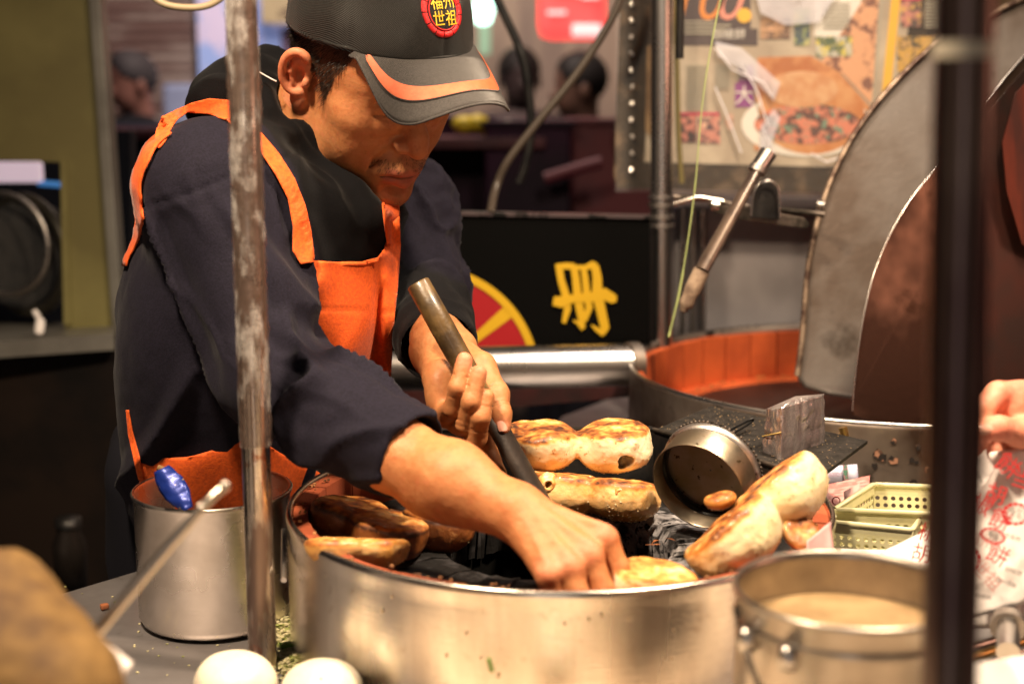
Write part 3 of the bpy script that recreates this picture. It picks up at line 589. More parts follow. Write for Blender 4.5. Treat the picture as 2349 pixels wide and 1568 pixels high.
# black clay shelf ring with a fire hole, cracked into blocks
lathe('clay_shelf', [(R1_ - .0215, -.052), (.20, -.053), (.165, -.050)], c1, M['soot'], d1, n=96)
rt = random.Random(9)
def shelf_block(a, da, ri, ro, z, parent, m):
    v = []; K = 3
    for r, dz in ((ri, -.045), (ri - .004, -.010), (ri + .004, 0), (ri + .022, .003), (ro, -.002), (ro, -.045)):
        for k in range(K + 1):
            t = a + da * (k / K - .5); j = rt.uniform(-.0014, .0014); v.append((c1[0] + (r + j) * math.cos(t), c1[1] + (r + j) * math.sin(t), z + dz + rt.uniform(-.0012, .0012)))
    f = []; S_ = K + 1
    for j in range(5):
        for k in range(K): f.append((j * S_ + k, j * S_ + k + 1, (j + 1) * S_ + k + 1, (j + 1) * S_ + k))
    f += [tuple(j * S_ for j in range(6)), tuple(j * S_ + K for j in range(6))[::-1]]
    return mesh('clay_block', v, f, m, parent, smooth=False)
a = 0
while a < 6.1:
    w_ = rt.uniform(.12, .34); w_ = min(w_, 6.2832 - a - .02)
    mid = a + w_ / 2; shelf_block(mid, w_ - .022, .118, .178, ZR - .046 + rt.uniform(-.002, .002), d1, M['ash'] if .1 < mid < 1.5 or mid > 5.6 else M['soot']); a += w_
lathe('fire_pit', [(.1215, -.05), (.125, -.135), (.001, -.1365)], c1, mat('pit_soot', (.002, .002, .002), .9, spec=.05), d1, n=48)
# burnt flakes on the shelf
for k, (x, y) in enumerate([(1512, 1250), (1530, 1240), (1500, 1256)]):
    p = H(x, y, ZR - .040); v = [p + np.array([rt.uniform(-.009, .009), rt.uniform(-.007, .007), rt.uniform(0, .006)]) for _ in range(4)]
    mesh('burnt_flake', v, [(0, 1, 2), (0, 2, 3)], mat('burnt_crust', (.22, .07, .02), .8), d1, smooth=False) if k == 0 else mesh('burnt_flake', v, [(0, 1, 2), (0, 2, 3)], bpy.data.materials['burnt_crust'], d1, smooth=False)
# bits baked on the rim
mb = MB()
for k in range(150):
    t = rt.uniform(0, 6.283); r = R1_ - rt.uniform(.0, .02); s_ = rt.uniform(.0006, .0022); p = c1 + np.array([r * math.cos(t), r * math.sin(t), -.003 + s_ * .3])
    v, f = box_geo(p, (s_ * 1.6, s_ * 1.3, s_), rotz(rt.uniform(0, 3))); mb.add(v, f)
o = mb.out('baked_crumbs', mat('baked_crumb', (.45, .22, .09), .7, 0, col2=(.1, .04, .02), nscale=90), d1, smooth=False); o['kind'] = 'stuff'

mb = MB()
for k in range(35):
    t = math.radians(rt.uniform(195, 330)); z = -rt.uniform(.012, .14); s_ = rt.uniform(.0006, .0017); p = c1 + np.array([(R1_ + .0006) * math.cos(t), (R1_ + .0006) * math.sin(t), z]); tv = np.array([-math.sin(t), math.cos(t), 0])
    mb.add([p + tv * s_ * math.cos(q) + np.array([0, 0, s_ * 1.3 * math.sin(q)]) + .0004 * np.array([math.cos(t), math.sin(t), 0]) for q in np.arange(7) * .9], [tuple(range(7))])
o = mb.out('splash_specks', mat('dried_splash', (.55, .42, .28), .6), d1, smooth=False); o['kind'] = 'stuff'
d2 = thing('drum_oven', (.579, 2.128, cz), 'larger empty drum oven behind with bright terracotta tile lining', 'oven')
c2 = np.array([.5793, 2.128, ZR]); R2_ = .3996
v, f = lathe_geo([(R2_, cz - ZR + .002), (R2_, -.012), (R2_ + .0015, -.006), (R2_ + .001, -.001), (R2_ - .002, .0006), (R2_ - .006, 0), (R2_ - .006, -.01)], c2, 150)
mesh('drum_wall', v, f, mat('scorched_drum_steel', (.50, .42, .36), .42, .9, col2=(.09, .055, .04), nscale=5, lo=.4, hi=.6, rough2=.6, bump=.2, bscale=80, col3=(.02, .015, .012), n3=14, lo3=.58, hi3=.64), d2)
M['terra2'] = mat('clean_terracotta', (.56, .10, .020), .75, 0, col2=(.40, .065, .013), nscale=9, bump=.15, bscale=120, col3=(.3, .08, .03), n3=70, lo3=.68, hi3=.76)
tile_ring(c2, R2_ - .0065, R2_ - .020, ZR - .009, ZR - .090, 44, M['terra2'], d2, gap=.06)
ring('rolled_rim', c2, R2_ - .001, .0032, M['steel_clean'], d2, (0, 0, 1), n=150, k=8)
lathe('tile_backing', [(R2_ - .0062, -.012), (R2_ - .0062, -.095)], c2, M['soot'], d2, n=100)
lathe('clay_floor', [(R2_ - .008, -.0895), (.362, -.089), (.352, -.087), (.346, -.095)], c2, M['terra2'], d2, n=100)
lathe('fire_lid', [(.346, -.094), (.34, -.090), (.001, -.088)], c2, mat('sooty_lid', (.018, .014, .012), .5, .3, col2=(.04, .025, .02), nscale=12, bump=.3, bscale=60), d2, n=64)
mb = MB()
for k in range(70):
    t = rt.uniform(1.2, 3.4); r = rt.uniform(.345, .378); s_ = rt.uniform(.002, .005); v, f = box_geo(c2 + np.array([r * math.cos(t), r * math.sin(t), -.087]), (s_, s_ * 1.2, s_ * .7), rotz(t * 7)); mb.add(v, f)
o = mb.out('crumbs', mat('orange_crumb', (.6, .28, .08), .7, 0, col2=(.3, .1, .03), nscale=60), d2, smooth=False); o['kind'] = 'stuff'
for x in (1963, 1560):   # seam and handle bracket marks of the drum wall
    p = H(x, 985 if x > 1900 else 960, ZR)
ring('lifting_handle', D(1888, 985, 1.79), .038, .0055, M['brass'], d2, (.5, .3, .1), n=24, a0=-.3, a1=3.3)
lathe('wall_seam', [(R2_ + .0012, -.09), (R2_ + .0018, -.004)], c2, M['steel_dark'], d2, n=1, a0=math.radians(266), a1=math.radians(266.4))
# rusty patches burnt onto the front of the drum wall
mb = MB()
for k in range(14):
    t = math.radians(rt.uniform(252, 264)); z = -rt.uniform(.02, .085); s_ = rt.uniform(.003, .008)
    pts = [(R2_ + .0016, t + s_ / R2_ * math.cos(q) * rt.uniform(.5, 1.2), z + s_ * math.sin(q) * rt.uniform(.5, 1.2)) for q in np.linspace(0, 6.28, 9)[:-1]]
    mb.add([(c2[0] + r * math.cos(a_), c2[1] + r * math.sin(a_), c2[2] + z_) for r, a_, z_ in pts], [tuple(range(8))])
mb.out('burnt_patch', mat('burnt_patch', (.32, .16, .10), .6, 0, col2=(.012, .008, .007), nscale=60, lo=.40, hi=.46), d2, smooth=False)

# the two big folded lids
def sheet(name, outline_pts, m, parent, th=.003, rim=None):
    P = [np.asarray(p, float) for p in outline_pts]; n = np.cross(P[len(P) // 3] - P[0], P[2 * len(P) // 3] - P[0]); n /= np.linalg.norm(n)
    if n[1] < 0: n = -n
    return slab(name, P, n * th, m, parent)
LA = [(1829, 862), (1840, 780), (1846, 700), (1856, 600), (1878, 500), (1908, 410), (1950, 325), (2005, 245), (2070, 172), (2150, 100), (2250, 45), (2360, -8), (2480, -60), (2750, -110)]
def bow(pts, d0, kx, ky=0): return [D(x, y, d0 + kx * (x - 1850) / 1000 + ky * (y - 500) / 1000) for x, y in pts]
la = bpy.data.objects.new('lid', None); COL.objects.link(la); la.parent = d2; la['label'] = 'dull grey half round steel lid standing open'
LAo = spline([(x, y, 0) for x, y in LA], 3); LAo = [(p[0], p[1]) for p in LAo] + [(2750, 960), (1975, 918), (1955, 905), (1900, 896), (1845, 878), (1834, 872)]
M['lidA'] = mat('dull_lid_steel', (.62, .56, .52), .32, .8, col2=(.22, .17, .14), nscale=3.4, lo=.42, hi=.62, rough2=.48, bump=.25, bscale=120, col3=(.09, .07, .055), n3=11, lo3=.62, hi3=.78)
sheet('lid_sheet', bow(LAo, 2.12, .12), M['lidA'], la)
tube('rolled_edge', bow([(p[0], p[1]) for p in spline([(x, y, 0) for x, y in LA], 4)], 2.115, .12), .0048, mat('worn_lid_edge', (.30, .22, .16), .5, .7, col2=(.07, .04, .03), nscale=40), la, n=8)
tube('bottom_edge', bow([(1834, 866), (1848, 884), (1900, 900), (1958, 910)], 2.112, .12), .0035, M['steel_dull'], la, n=8)
lb = bpy.data.objects.new('lid', None); COL.objects.link(lb); lb.parent = d2; lb['label'] = 'brown tinted steel lid with a sharp curved bright edge'
LB = [(1955, 942), (1958, 900), (1964, 840), (1974, 765), (1986, 700), (2004, 630), (2030, 562), (2062, 500), (2100, 442), (2148, 386), (2200, 315), (2262, 232), (2350, 128), (2470, 10), (2750, -200)]
LBo = [(p[0], p[1]) for p in spline([(x, y, 0) for x, y in LB], 3)] + [(2750, 985), (2130, 982), (2040, 972), (1990, 962), (1960, 952)]
M['lidB'] = mat('heat_browned_lid', (.26, .17, .125), .28, .92, col2=(.06, .036, .027), nscale=4, lo=.38, hi=.60, rough2=.42, bump=.12, bscale=110, col3=(.05, .03, .02), n3=13, lo3=.6, hi3=.72)
sheet('lid_sheet', bow(LBo, 1.86, .25, 0), M['lidB'], lb, th=.002)
tube('bright_edge', bow([(p[0], p[1]) for p in spline([(x, y, 0) for x, y in LB], 4)], 1.857, .25), .0011, M['steel_clean'], lb, n=6)
# dark inner plate and the lid's orange reflection painted as a patch, far right
slab('inner_plate', bow([(2240, 330), (2262, 262), (2350, 160), (2750, -100), (2750, 985), (2255, 985)], 1.83, .25), (0, .004, 0), mat('dark_inner_plate', (.022, .012, .01), .4, .4, col2=(.05, .012, .008), nscale=5), lb)
o = slab('orange_reflection', bow([(2300, 330), (2330, 215), (2480, 60), (2480, 640), (2345, 560), (2310, 440)], 1.80, .25), (0, .004, 0), mat('painted_orange_reflection', (.09, .012, .004), .5, .2, col2=(.03, .006, .004), nscale=6, stretch=(3, 1, .7), lo=.45, hi=.65), lb)

# ---------------------------------------------------------------- black heat box, heat shield
hb = thing('heat_box', H(1700, 1020, 1.055), 'black grit covered metal box between the two drum ovens', 'box')
q1, q2, q3, q4 = H(1500, 986, 1.055), H(1872, 1098, 1.055), H(1990, 1010, 1.055), H(1632, 930, 1.055)
M['grit'] = mat('gritty_black_top', (.012, .011, .010), .6, 0, col2=(.024, .021, .019), nscale=60, bump=1.0, bscale=160, col3=(.16, .13, .10), n3=260, lo3=.66, hi3=.7)
slab('top_plate', [q1, q2, q3, q4], (0, 0, -.004), M['grit'], hb)
slab('side_panel', [q1 + [0, 0, -.005], q2 + [0, 0, -.005], q2 + [0, 0, -.11], q1 + [0, 0, -.11]], (.003, .006, 0), M['black_steel'], hb)
tube('front_edge', [q1 + [0, -.001, .001], q2 + [0, -.001, .001]], .0028, M['steel_dark'], hb, n=8)
q0 = H(985, 988, 1.055); slab('heat_shield', [q0, q1, q1 + [0, 0, -.115], q0 + [0, 0, -.115]], (0, .004, 0), M['black_steel'], hb)
slab('shield_lip', [q0, q1, q1 + [0, .02, 0], q0 + [0, .02, 0]], (0, 0, -.003), M['black_steel'], hb)
mb = MB()
for k in range(220):
    a_, b_ = rt.random(), rt.random(); p = (q1 * (1 - a_) + q2 * a_) * (1 - b_) + (q4 * (1 - a_) + q3 * a_) * b_; s_ = rt.uniform(.0004, .0011); v, f = box_geo(p + [0, 0, s_ * .4], (s_ * 1.5, s_, s_ * .8), rotz(rt.uniform(0, 3))); mb.add(v, f)
o = mb.out('grit_crumbs', mat('pale_crumb', (.3, .21, .12), .6), hb, smooth=False); o['kind'] = 'stuff'
wl = thing('wire_loop', H(1650, 1000, 1.06), 'black wire loop lying across the gritty black box', 'wire')
tube('wire', spline([H(1605, 1018, 1.062), H(1660, 993, 1.063), H(1712, 966, 1.068), H(1727, 960, 1.07), H(1722, 968, 1.066), H(1690, 988, 1.064), H(1645, 1008, 1.063), H(1612, 1024, 1.062)], 7), .0016, M['black_steel'], wl, n=8)

# foil wrapped block
fb = thing('foil_block', D(1810, 1000, 1.6), 'foil wrapped block standing upright on the black box', 'foil block')
F0, F1, F2 = D(1750, 1040, 1.57), D(1786, 1048, 1.545), D(1880, 1050, 1.64)
def foil():
    up = np.array([0, 0, 1.]); ha, hb_, hc = .060, .062, .078
    base = [D(1752, 1050, 1.585), D(1790, 1072, 1.55), D(1884, 1075, 1.63), D(1846, 1050, 1.67)]; hts = [.056, .067, .088, .074]
    v = []; f = []; nu = 30; nv = 44; ring_ = []
    for s in range(4):
        for k in range(nu):
            t = k / nu; a, b = base[s], base[(s + 1) % 4]; p = a * (1 - t) + b * t; h_ = hts[s] * (1 - t) + hts[(s + 1) % 4] * t; ring_.append((p, h_))
    n = len(ring_); cen = sum(base) / 4
    for j in range(nv + 1):
        for p, h_ in ring_: q = p + up * h_ * j / nv; v.append(q)
    for j in range(nv):
        for k in range(n): a = j * n + k; b = j * n + (k + 1) % n; f.append((a, b, b + n, a + n))
    m0 = len(v); v.append(cen + up * .0765)
    for k in range(n): f.append((nv * n + k, nv * n + (k + 1) % n, m0))
    V_ = np.array(v); q = V_.copy(); q[:, 2] *= .16; nz = fbm(q, 130, 2, 4) * .0036 + np.abs(fbm(V_, 60, 2, 9)) * .0045
    dirv = V_ - cen; dirv[:, 2] = 0; dirv /= np.linalg.norm(dirv, axis=1)[:, None] + 1e-6; V_ = V_ + dirv * nz[:, None]; V_[:, 2] += fbm(V_, 120, 2, 3) * .0012 * (np.arange(len(V_)) > nv * n - n)
    return V_, f
v, f = foil(); mesh('foil_wrap', v, f, mat('crumpled_foil', (.80, .74, .74), .24, .85, col2=(.60, .50, .50), nscale=50, stretch=(1, 1, .3), bump=1.0, bscale=140, bstretch=(1, 1, .35)), fb, smooth=True)
tube('rubber_band', [D(1749, 1000, 1.578), D(1789, 992, 1.542), D(1840, 975, 1.585), D(1884, 962, 1.622)], .0009, mat('yellow_rubber_band', (.42, .28, .08), .5), fb, n=6)

# ---------------------------------------------------------------- round steel cutter leaning on the box
cu = thing('steel_ring_mould', D(1600, 1115, 1.45), 'short round steel mould lying on its side against the black box', 'mould')
def camdir(x, y, d): v = x * Rv + y * Uv + d * Fv; return v / np.linalg.norm(v)
axd = camdir(.50, .46, .73); cA = D(1601, 1116, 1.445); Rm = .0505
def lathe_ax(name, prof, c, ax, m, parent, n=64):
    ax = ax / np.linalg.norm(ax); u, w_ = frame_for(ax); v = []; f = []
    for r, h in prof:
        for k in range(n): a = 2 * math.pi * k / n; v.append(c + ax * h + r * (u * math.cos(a) + w_ * math.sin(a)))
    for i in range(len(prof) - 1):
        for k in range(n): a = i * n + k; b = i * n + (k + 1) % n; f.append((a, b, b + n, a + n))
    return mesh(name, v, f, m, parent)
M['mould'] = mat('oily_mould_steel', (.42, .36, .28), .3, 1, col2=(.25, .2, .14), nscale=16, rough2=.45, bump=.15, bscale=60, col3=(.07, .05, .02), n3=90, lo3=.66, hi3=.7)
lathe_ax('ring_wall', [(Rm, .036), (Rm, 0), (Rm - .0006, -.0012), (Rm - .0016, 0), (Rm - .0016, .036)], cA, axd, M['mould'], cu)
lathe_ax('step_bead', [(Rm + .0002, .030), (Rm + .0026, .032), (Rm + .003, .036), (Rm + .0022, .039), (Rm - .002, .040)], cA, axd, M['steel_dull'], cu)
lathe_ax('grease_bead', [(Rm - .0018, .019), (Rm - .0045, .022), (Rm - .0052, .027), (Rm - .0018, .031)], cA, axd, mat('black_grease', (.012, .01, .008), .25), cu)
lathe_ax('inner_disc', [(Rm - .002, .030), (.03, .0315), (.001, .032)], cA, axd, mat('oily_inner_disc', (.42, .32, .24), .4, .6, col2=(.28, .21, .10), nscale=14, col3=(.05, .03, .01), n3=110, lo3=.64, hi3=.68), cu)
u_, w__ = frame_for(axd)
for k in range(26):
    a_ = -2.2 + .09 * k; p = cA + axd * .0385 + (Rm + .0028) * (u_ * math.cos(a_) + w__ * math.sin(a_))
    v, f = tube_geo([p, p + axd * .002], .0016, 6); mesh('bead_rivet', v, f, M['steel_dark'], cu)

# ---------------------------------------------------------------- pots
def pot(lab, c, R, z0, z1, m, name='steel_pot', bands=()):
    t = thing(name, (c[0], c[1], z0), lab, 'pot')
    h = z1 - z0
    lathe('pot_wall', [(.001, .0), (R - .010, 0), (R - .003, .003), (R, .010), (R, h - .006), (R + .0022, h - .004), (R + .003, h - .001), (R + .0015, h + .001), (R - .0012, h), (R - .0015, h - .006), (R - .0015, .008), (R - .008, .0035), (.001, .003)], (c[0], c[1], z0), m, t, n=96)
    for zz in bands: lathe('pressed_bead', [(R - .0002, zz - .0035), (R + .0016, zz - .001), (R + .0016, zz + .001), (R - .0002, zz + .0035)], (c[0], c[1], z0), m, t, n=96)
    return t
pL = pot('open straight sided steel pot holding a blue packet, at the left of the counter', (-.318, 1.459), .0815, cz + .0015, 1.0357, mat('pot_steel', (.78, .72, .66), .22, 1, col2=(.6, .54, .48), nscale=10, rough2=.34, bump=.1, bscale=25, bstretch=(1, 1, 20)))
pR = pot('blurred steel pot with a wire bail near the bottom right, filled with pale batter', (.2426, .9737), .0810, .962, 1.10, mat('dull_pot_steel', (.46, .41, .36), .3, 1, col2=(.3, .26, .22), nscale=12, rough2=.42, bump=.1, bscale=40), bands=(.117, .03))
lathe('batter', [(.0788, .105), (.05, .1055), (.001, .106)], (.2426, .9737, .962), mat('pale_batter', (.34, .225, .11), .55, 0, col2=(.24, .155, .07), nscale=30, bump=.4, bscale=60), pR, n=64)
tube('bail_wire', spline([(.2426 - .0822, .9737 + .0, 1.085), (.2426 - .074, .9737 - .056, 1.050), (.2426 - .05, .9737 - .10, 1.01), (.2426, .9737 - .118, .985), (.2426 + .05, .9737 - .10, 1.01), (.2426 + .0822, .9737, 1.085)], 8), .0022, M['steel_dark'], pR, n=8)
for a_ in (200, 228):
    a_ = math.radians(a_); p = np.array([.2426 + .0828 * math.cos(a_), .9737 + .0828 * math.sin(a_), 1.072])
    v, f = lathe_geo([(.001, -.009), (.006, -.008), (.0075, 0), (.006, .008), (.001, .009)], p, 14); mesh('bail_ear', v, f, M['steel_clean'], pR)
stand = box('pot_riser', (.2426, .9737, (cz + .961) / 2 + .001), (.17, .17, .961 - cz - .003), M['darkbox'], bev=.003); tag(stand, 'low dark riser under the blurred pot at the bottom right', 'riser')

# packet inside the left pot
pk = thing('foil_packet', D(400, 1120, 1.43), 'crumpled blue and yellow foil packet sticking out of the left pot', 'packet')
vs = []; n1, n2 = 8, 16
top, bot = D(370, 1075, 1.43), D(430, 1168, 1.405); ax_ = bot - top; side = camdir(1, .5, .1)
for j in range(n2 + 1):
    t = j / n2; w_ = .005 + .0085 * math.sin(math.pi * min(1, t * .9 + .1))
    for i in range(n1 + 1): s = i / n1 * 2 - 1; vs.append(top + ax_ * t + side * s * w_ - Fv * .005 * (1 - s * s))
vs = np.array(vs); vs += fbm(vs, 110, 3, 2)[:, None] * .0045 * Fv
fs = [(j * (n1 + 1) + i, j * (n1 + 1) + i + 1, (j + 1) * (n1 + 1) + i + 1, (j + 1) * (n1 + 1) + i) for j in range(n2) for i in range(n1)]
o = mesh('wrapper', vs, fs, mat('blue_yellow_foil', (.008, .025, .20), .36, .3, col2=(.42, .32, .10), nscale=42, lo=.60, hi=.64, bump=.3), pk); md = o.modifiers.new('thickness', 'SOLIDIFY'); md.thickness = .0006
v, f = tube_geo([D(362, 1072, 1.44), D(378, 1078, 1.44)], .0035, 8); mesh('twisted_corner', v, f, M['tan'], pk)

# ---------------------------------------------------------------- foreground posts
lp = thing('wrapped_steel_post', H(604, 1542, cz), 'steel post standing left of centre, wrapped in crumpled clear film', 'post')
pb = H(604, 1542, cz); pt = V(551, -60, pb[1]); pt = pb + (pt - pb) * 2.1; r_ = .0136
M['post'] = mat('smudged_post_steel', (.74, .65, .56), .20, 1, col2=(.24, .17, .14), nscale=22, stretch=(1.5, 1.5, .35), lo=.42, hi=.56, rough2=.45, bump=.2, bscale=60, col3=(.42, .15, .08), n3=24, lo3=.62, hi3=.7)
tube('post_shaft', [pb, pt], r_, M['post'], lp, n=40)
n_, mrows = 28, 480; v = []; ux, uy = frame_for(pt - pb)
pf = pb + (pt - pb) * .345 / 2.1
for j in range(mrows + 1):
    for k in range(n_): a_ = 2 * math.pi * k / n_; v.append(pf + (pt - pf) * j / mrows + (r_ + .0012) * (ux * math.cos(a_) + uy * math.sin(a_)))
v = np.array(v); base_ = np.repeat(np.array([pf + (pt - pf) * j / mrows for j in range(mrows + 1)]), n_, 0); dn = v - base_; dn /= np.linalg.norm(dn, axis=1)[:, None]
qq = v.copy(); qq[:, 2] += .9 * (v[:, 0] - pb[0]); qq = qq * np.array([1, 1, .6])
v = v + dn * (np.abs(fbm(qq, 75, 3, 5)) * .0022 + .0001)[:, None]
f = [(j * n_ + k, j * n_ + (k + 1) % n_, (j + 1) * n_ + (k + 1) % n_, (j + 1) * n_ + k) for j in range(mrows) for k in range(n_)]
mesh('crumpled_film', v, f, mat('crumpled_film', (.16, .11, .09), .16, 0, alpha=.36, bump=1.0, bscale=90, col2=(.70, .65, .62), nscale=48, stretch=(1, 1, .4), lo=.50, hi=.62, spec=.6), lp, smooth=True)
rp = thing('foreground_post', V(2165, 1640, .74), 'out of focus dark steel post crossing the whole right side of the picture', 'post')
tube('post_shaft', [V(2168, 1900, .74), V(2262, -1900, .74)], .0152, mat('dark_reflective_post', (.17, .13, .115), .30, 1, col2=(.07, .045, .045), nscale=9, stretch=(1, 1, .3)), rp, n=48)
p = V(2212, 115, .74); v, f = tube_geo([p + [0, 0, -.004], p + [0, 0, .004]], .0157, 32); mesh('tape_band', v, f, mat('pale_tape', (.5, .45, .36), .5), rp)

# ---------------------------------------------------------------- foreground left: ladle and wooden block
ld = thing('ladle', H(250, 1500, cz + .02), 'steel ladle with a thin handle slanting up in front of the left pot', 'ladle')
pts = spline([D(518, 1112, 1.02), D(460, 1168, 1.01), D(330, 1320, 1.0), D(228, 1445, .99), D(205, 1488, .99), D(220, 1530, .985), D(270, 1570, .98)], 8)
tube('handle', pts, [.0034] * 10 + [.0042] * (len(pts) - 10), mat('ladle_steel', (.5, .44, .38), .28, 1), ld, n=12)
for x, y, r in ((516, 1114, .0042), (461, 1166, .0042)): v, f = lathe_geo([(.0003, -r), (r * .7, -r * .7), (r, 0), (r * .7, r * .7), (.0003, r)], D(x, y, 1.01), 16); mesh('highlight_bead', v, f, mat('highlight_bead_steel', (.4, .36, .32), .35, 1) if 'highlight_bead_steel' not in bpy.data.materials else bpy.data.materials['highlight_bead_steel'], ld)  # beads added to paint two blurred highlights on the handle
tube('highlight_end', spline([D(212, 1478, .975), D(240, 1500, .97), D(275, 1528, .965), D(292, 1540, .965)], 6), [.004] + [.0075] * 17 + [.005], mat('painted_white_highlight', (.82, .76, .74), .3, coat=.5), ld, n=14)  # white end piece painting the bright highlight low on the handle
wb = thing('wooden_block', H(100, 1560, cz), 'out of focus tan wooden block at the bottom left corner', 'block')
def blk(P):
    a, b, c = D(-60, 1352, .93), D(20, 1352, .92), D(140, 1580, .88)
    return uni([s_cap(P, a, b, .020, .020), s_cap(P, b, c, .022, .030), s_cap(P, D(-60, 1480, .9), D(120, 1620, .87), .05, .045), s_cap(P, D(-40, 1560, .9), np.array(D(-40, 1560, .9)) * [1, 1, 0] + [0, 0, .94], .05, .05), s_cap(P, D(-60, 1420, .92), D(60, 1500, .9), .035, .035)], .02)
lo_ = np.minimum(D(-260, 1700, .8), D(-260, 1200, 1.0)) - .02; lo_[2] = .885; hi_ = np.maximum(D(320, 1200, 1.0), D(320, 1700, .8)) + .02
sdf_obj('block_body', blk, lo_, hi_, .004, M['tan'], wb, disp=lambda v, n: fbm(v, 45, 3, 1) * .003)

# ---------------------------------------------------------------- dough balls and herb scraps
def dough(lab, px, r, d=None, fleck=True):
    p = H(px[0], px[1], cz + r * .85); t = thing('dough_ball', (p[0], p[1], cz), lab, 'dough ball', 'raw dough balls on the worktop')
    sdf_obj('ball', lambda P: s_ell(P, (0, 0, 0), (r, r, r * .82)), (-r * 1.2,) * 3, (r * 1.2,) * 3, r / 14, M['dough'], t, disp=lambda v, n: fbm(v, 30, 2, int(px[0])) * .0018, mat4=Matrix.Translation(p))
    if fleck:
        q = p + np.array([.004, -r * .55, r * .62]); v, f = box_geo(q, (.006, .003, .002), rotz(.6)); mesh('herb_fleck', v, f, M['herb'], t, smooth=False)
M['herb'] = mat('chopped_herb', (.12, .25, .03), .5); M['pale_herb'] = mat('chopped_scallion', (.55, .50, .30), .5, 0, col2=(.24, .27, .07), nscale=90, lo=.5, hi=.6)
dough('white raw dough ball just right of the wrapped post foot', (540, 1568), .037, fleck=False)
dough('white raw dough ball with a green fleck, right of the other dough ball', (738, 1590), .037)
fbd = box('added_floured_board', (.12, .86, cz + .009), (.86, .50, .016), mat('added_floured_board', (.50, .39, .28), .7, 0, col2=(.72, .61, .48), nscale=9, lo=.4, hi=.6, bump=.1, bscale=60), bev=.003); tag(fbd, 'unseen pale floured board added in front of the drum oven for its reflections', 'board')  # added below view, a pale surface for the drum steel to reflect
for k, (x_, y_) in enumerate([(-.08, 1.0), (.03, 1.02), (.155, .99), (.27, 1.02), (-.13, .88), (-.01, .87), (.12, .88), (.36, .90)]):
    t = thing('dough_ball', (x_, y_, cz + .017), 'added unseen white dough ball ' + ('leftmost in the back row', 'second in the back row', 'third in the back row', 'rightmost in the back row', 'leftmost in the front row', 'second in the front row', 'third in the front row', 'rightmost in the front row')[k] + ' of the unseen floured board added for reflections', 'dough ball', 'raw dough balls on the worktop'); r = .034 + .002 * (k % 3)  # unseen balls added to vary the drum's reflections
    sdf_obj('ball', lambda P: s_ell(P, (0, 0, 0), (r, r, r * .8)), (-r * 1.2,) * 3, (r * 1.2,) * 3, r / 9, M['dough'], t, disp=lambda v, n: fbm(v, 30, 2, k) * .0018, mat4=Matrix.Translation((x_, y_, cz + .017 + r * .76)))
mb = MB()
for k in range(900):
    t = rt.random(); px = 640 + rt.gauss(0, 24) + 30 * t; py = 1395 + 150 * t + rt.gauss(0, 8); p = H(px, py, cz + .003 + rt.random() * .008); s_ = rt.uniform(.0012, .0035)
    v, f = box_geo(p, (s_ * 1.6, s_, s_ * .7), rotz(rt.uniform(0, 3)) @ rotx(rt.uniform(-.6, .6))); mb.add(v, f)
o = mb.out('chopped_scallion', M['pale_herb'], smooth=False); tag(o, 'heap of chopped pale scallion between the post and the drum oven', 'scallions', kind='stuff')
o = box('scallion_leaf', H(655, 1478, cz + .012), (.012, .008, .004), M['herb'], R=rotz(.5), bev=.001); tag(o, 'bright green scallion piece on the chopped heap', 'scallion')
o = box('scallion_leaf', D(1125, 1524, 1.12), (.0035, .0025, .012), M['herb'], R=roty(-.25), bev=.0008); tag(o, 'green scallion piece stuck to the front of the drum oven', 'scallion')
p0 = H(1125, 1524, 1.0); o.location = (0, 0, 0)
o = box('meat_scrap', H(240, 1390, cz + .004), (.009, .008, .006), mat('brown_scrap', (.35, .12, .05), .5), R=rotz(.5), bev=.002); tag(o, 'small brown scrap lying on the worktop left of the pot', 'scrap')
mb = MB()
for k in range(70):
    p = H(rt.uniform(130, 640), rt.uniform(1330, 1568), cz + .0008); s_ = rt.uniform(.0005, .002); v, f = box_geo(p, (s_ * 1.5, s_, s_ * .5), rotz(rt.uniform(0, 3))); mb.add(v, f)
o = mb.out('worktop_crumbs', M['pale_herb'], smooth=False); tag(o, 'pale crumbs and flour specks on the worktop', 'crumbs', kind='stuff')
o = tube('steel_rod', [D(652, 1215, 1.42), D(651, 1330, 1.36)], .003, M['steel_clean']); tag(o, 'thin steel rod standing between the left pot and the drum oven', 'rod')

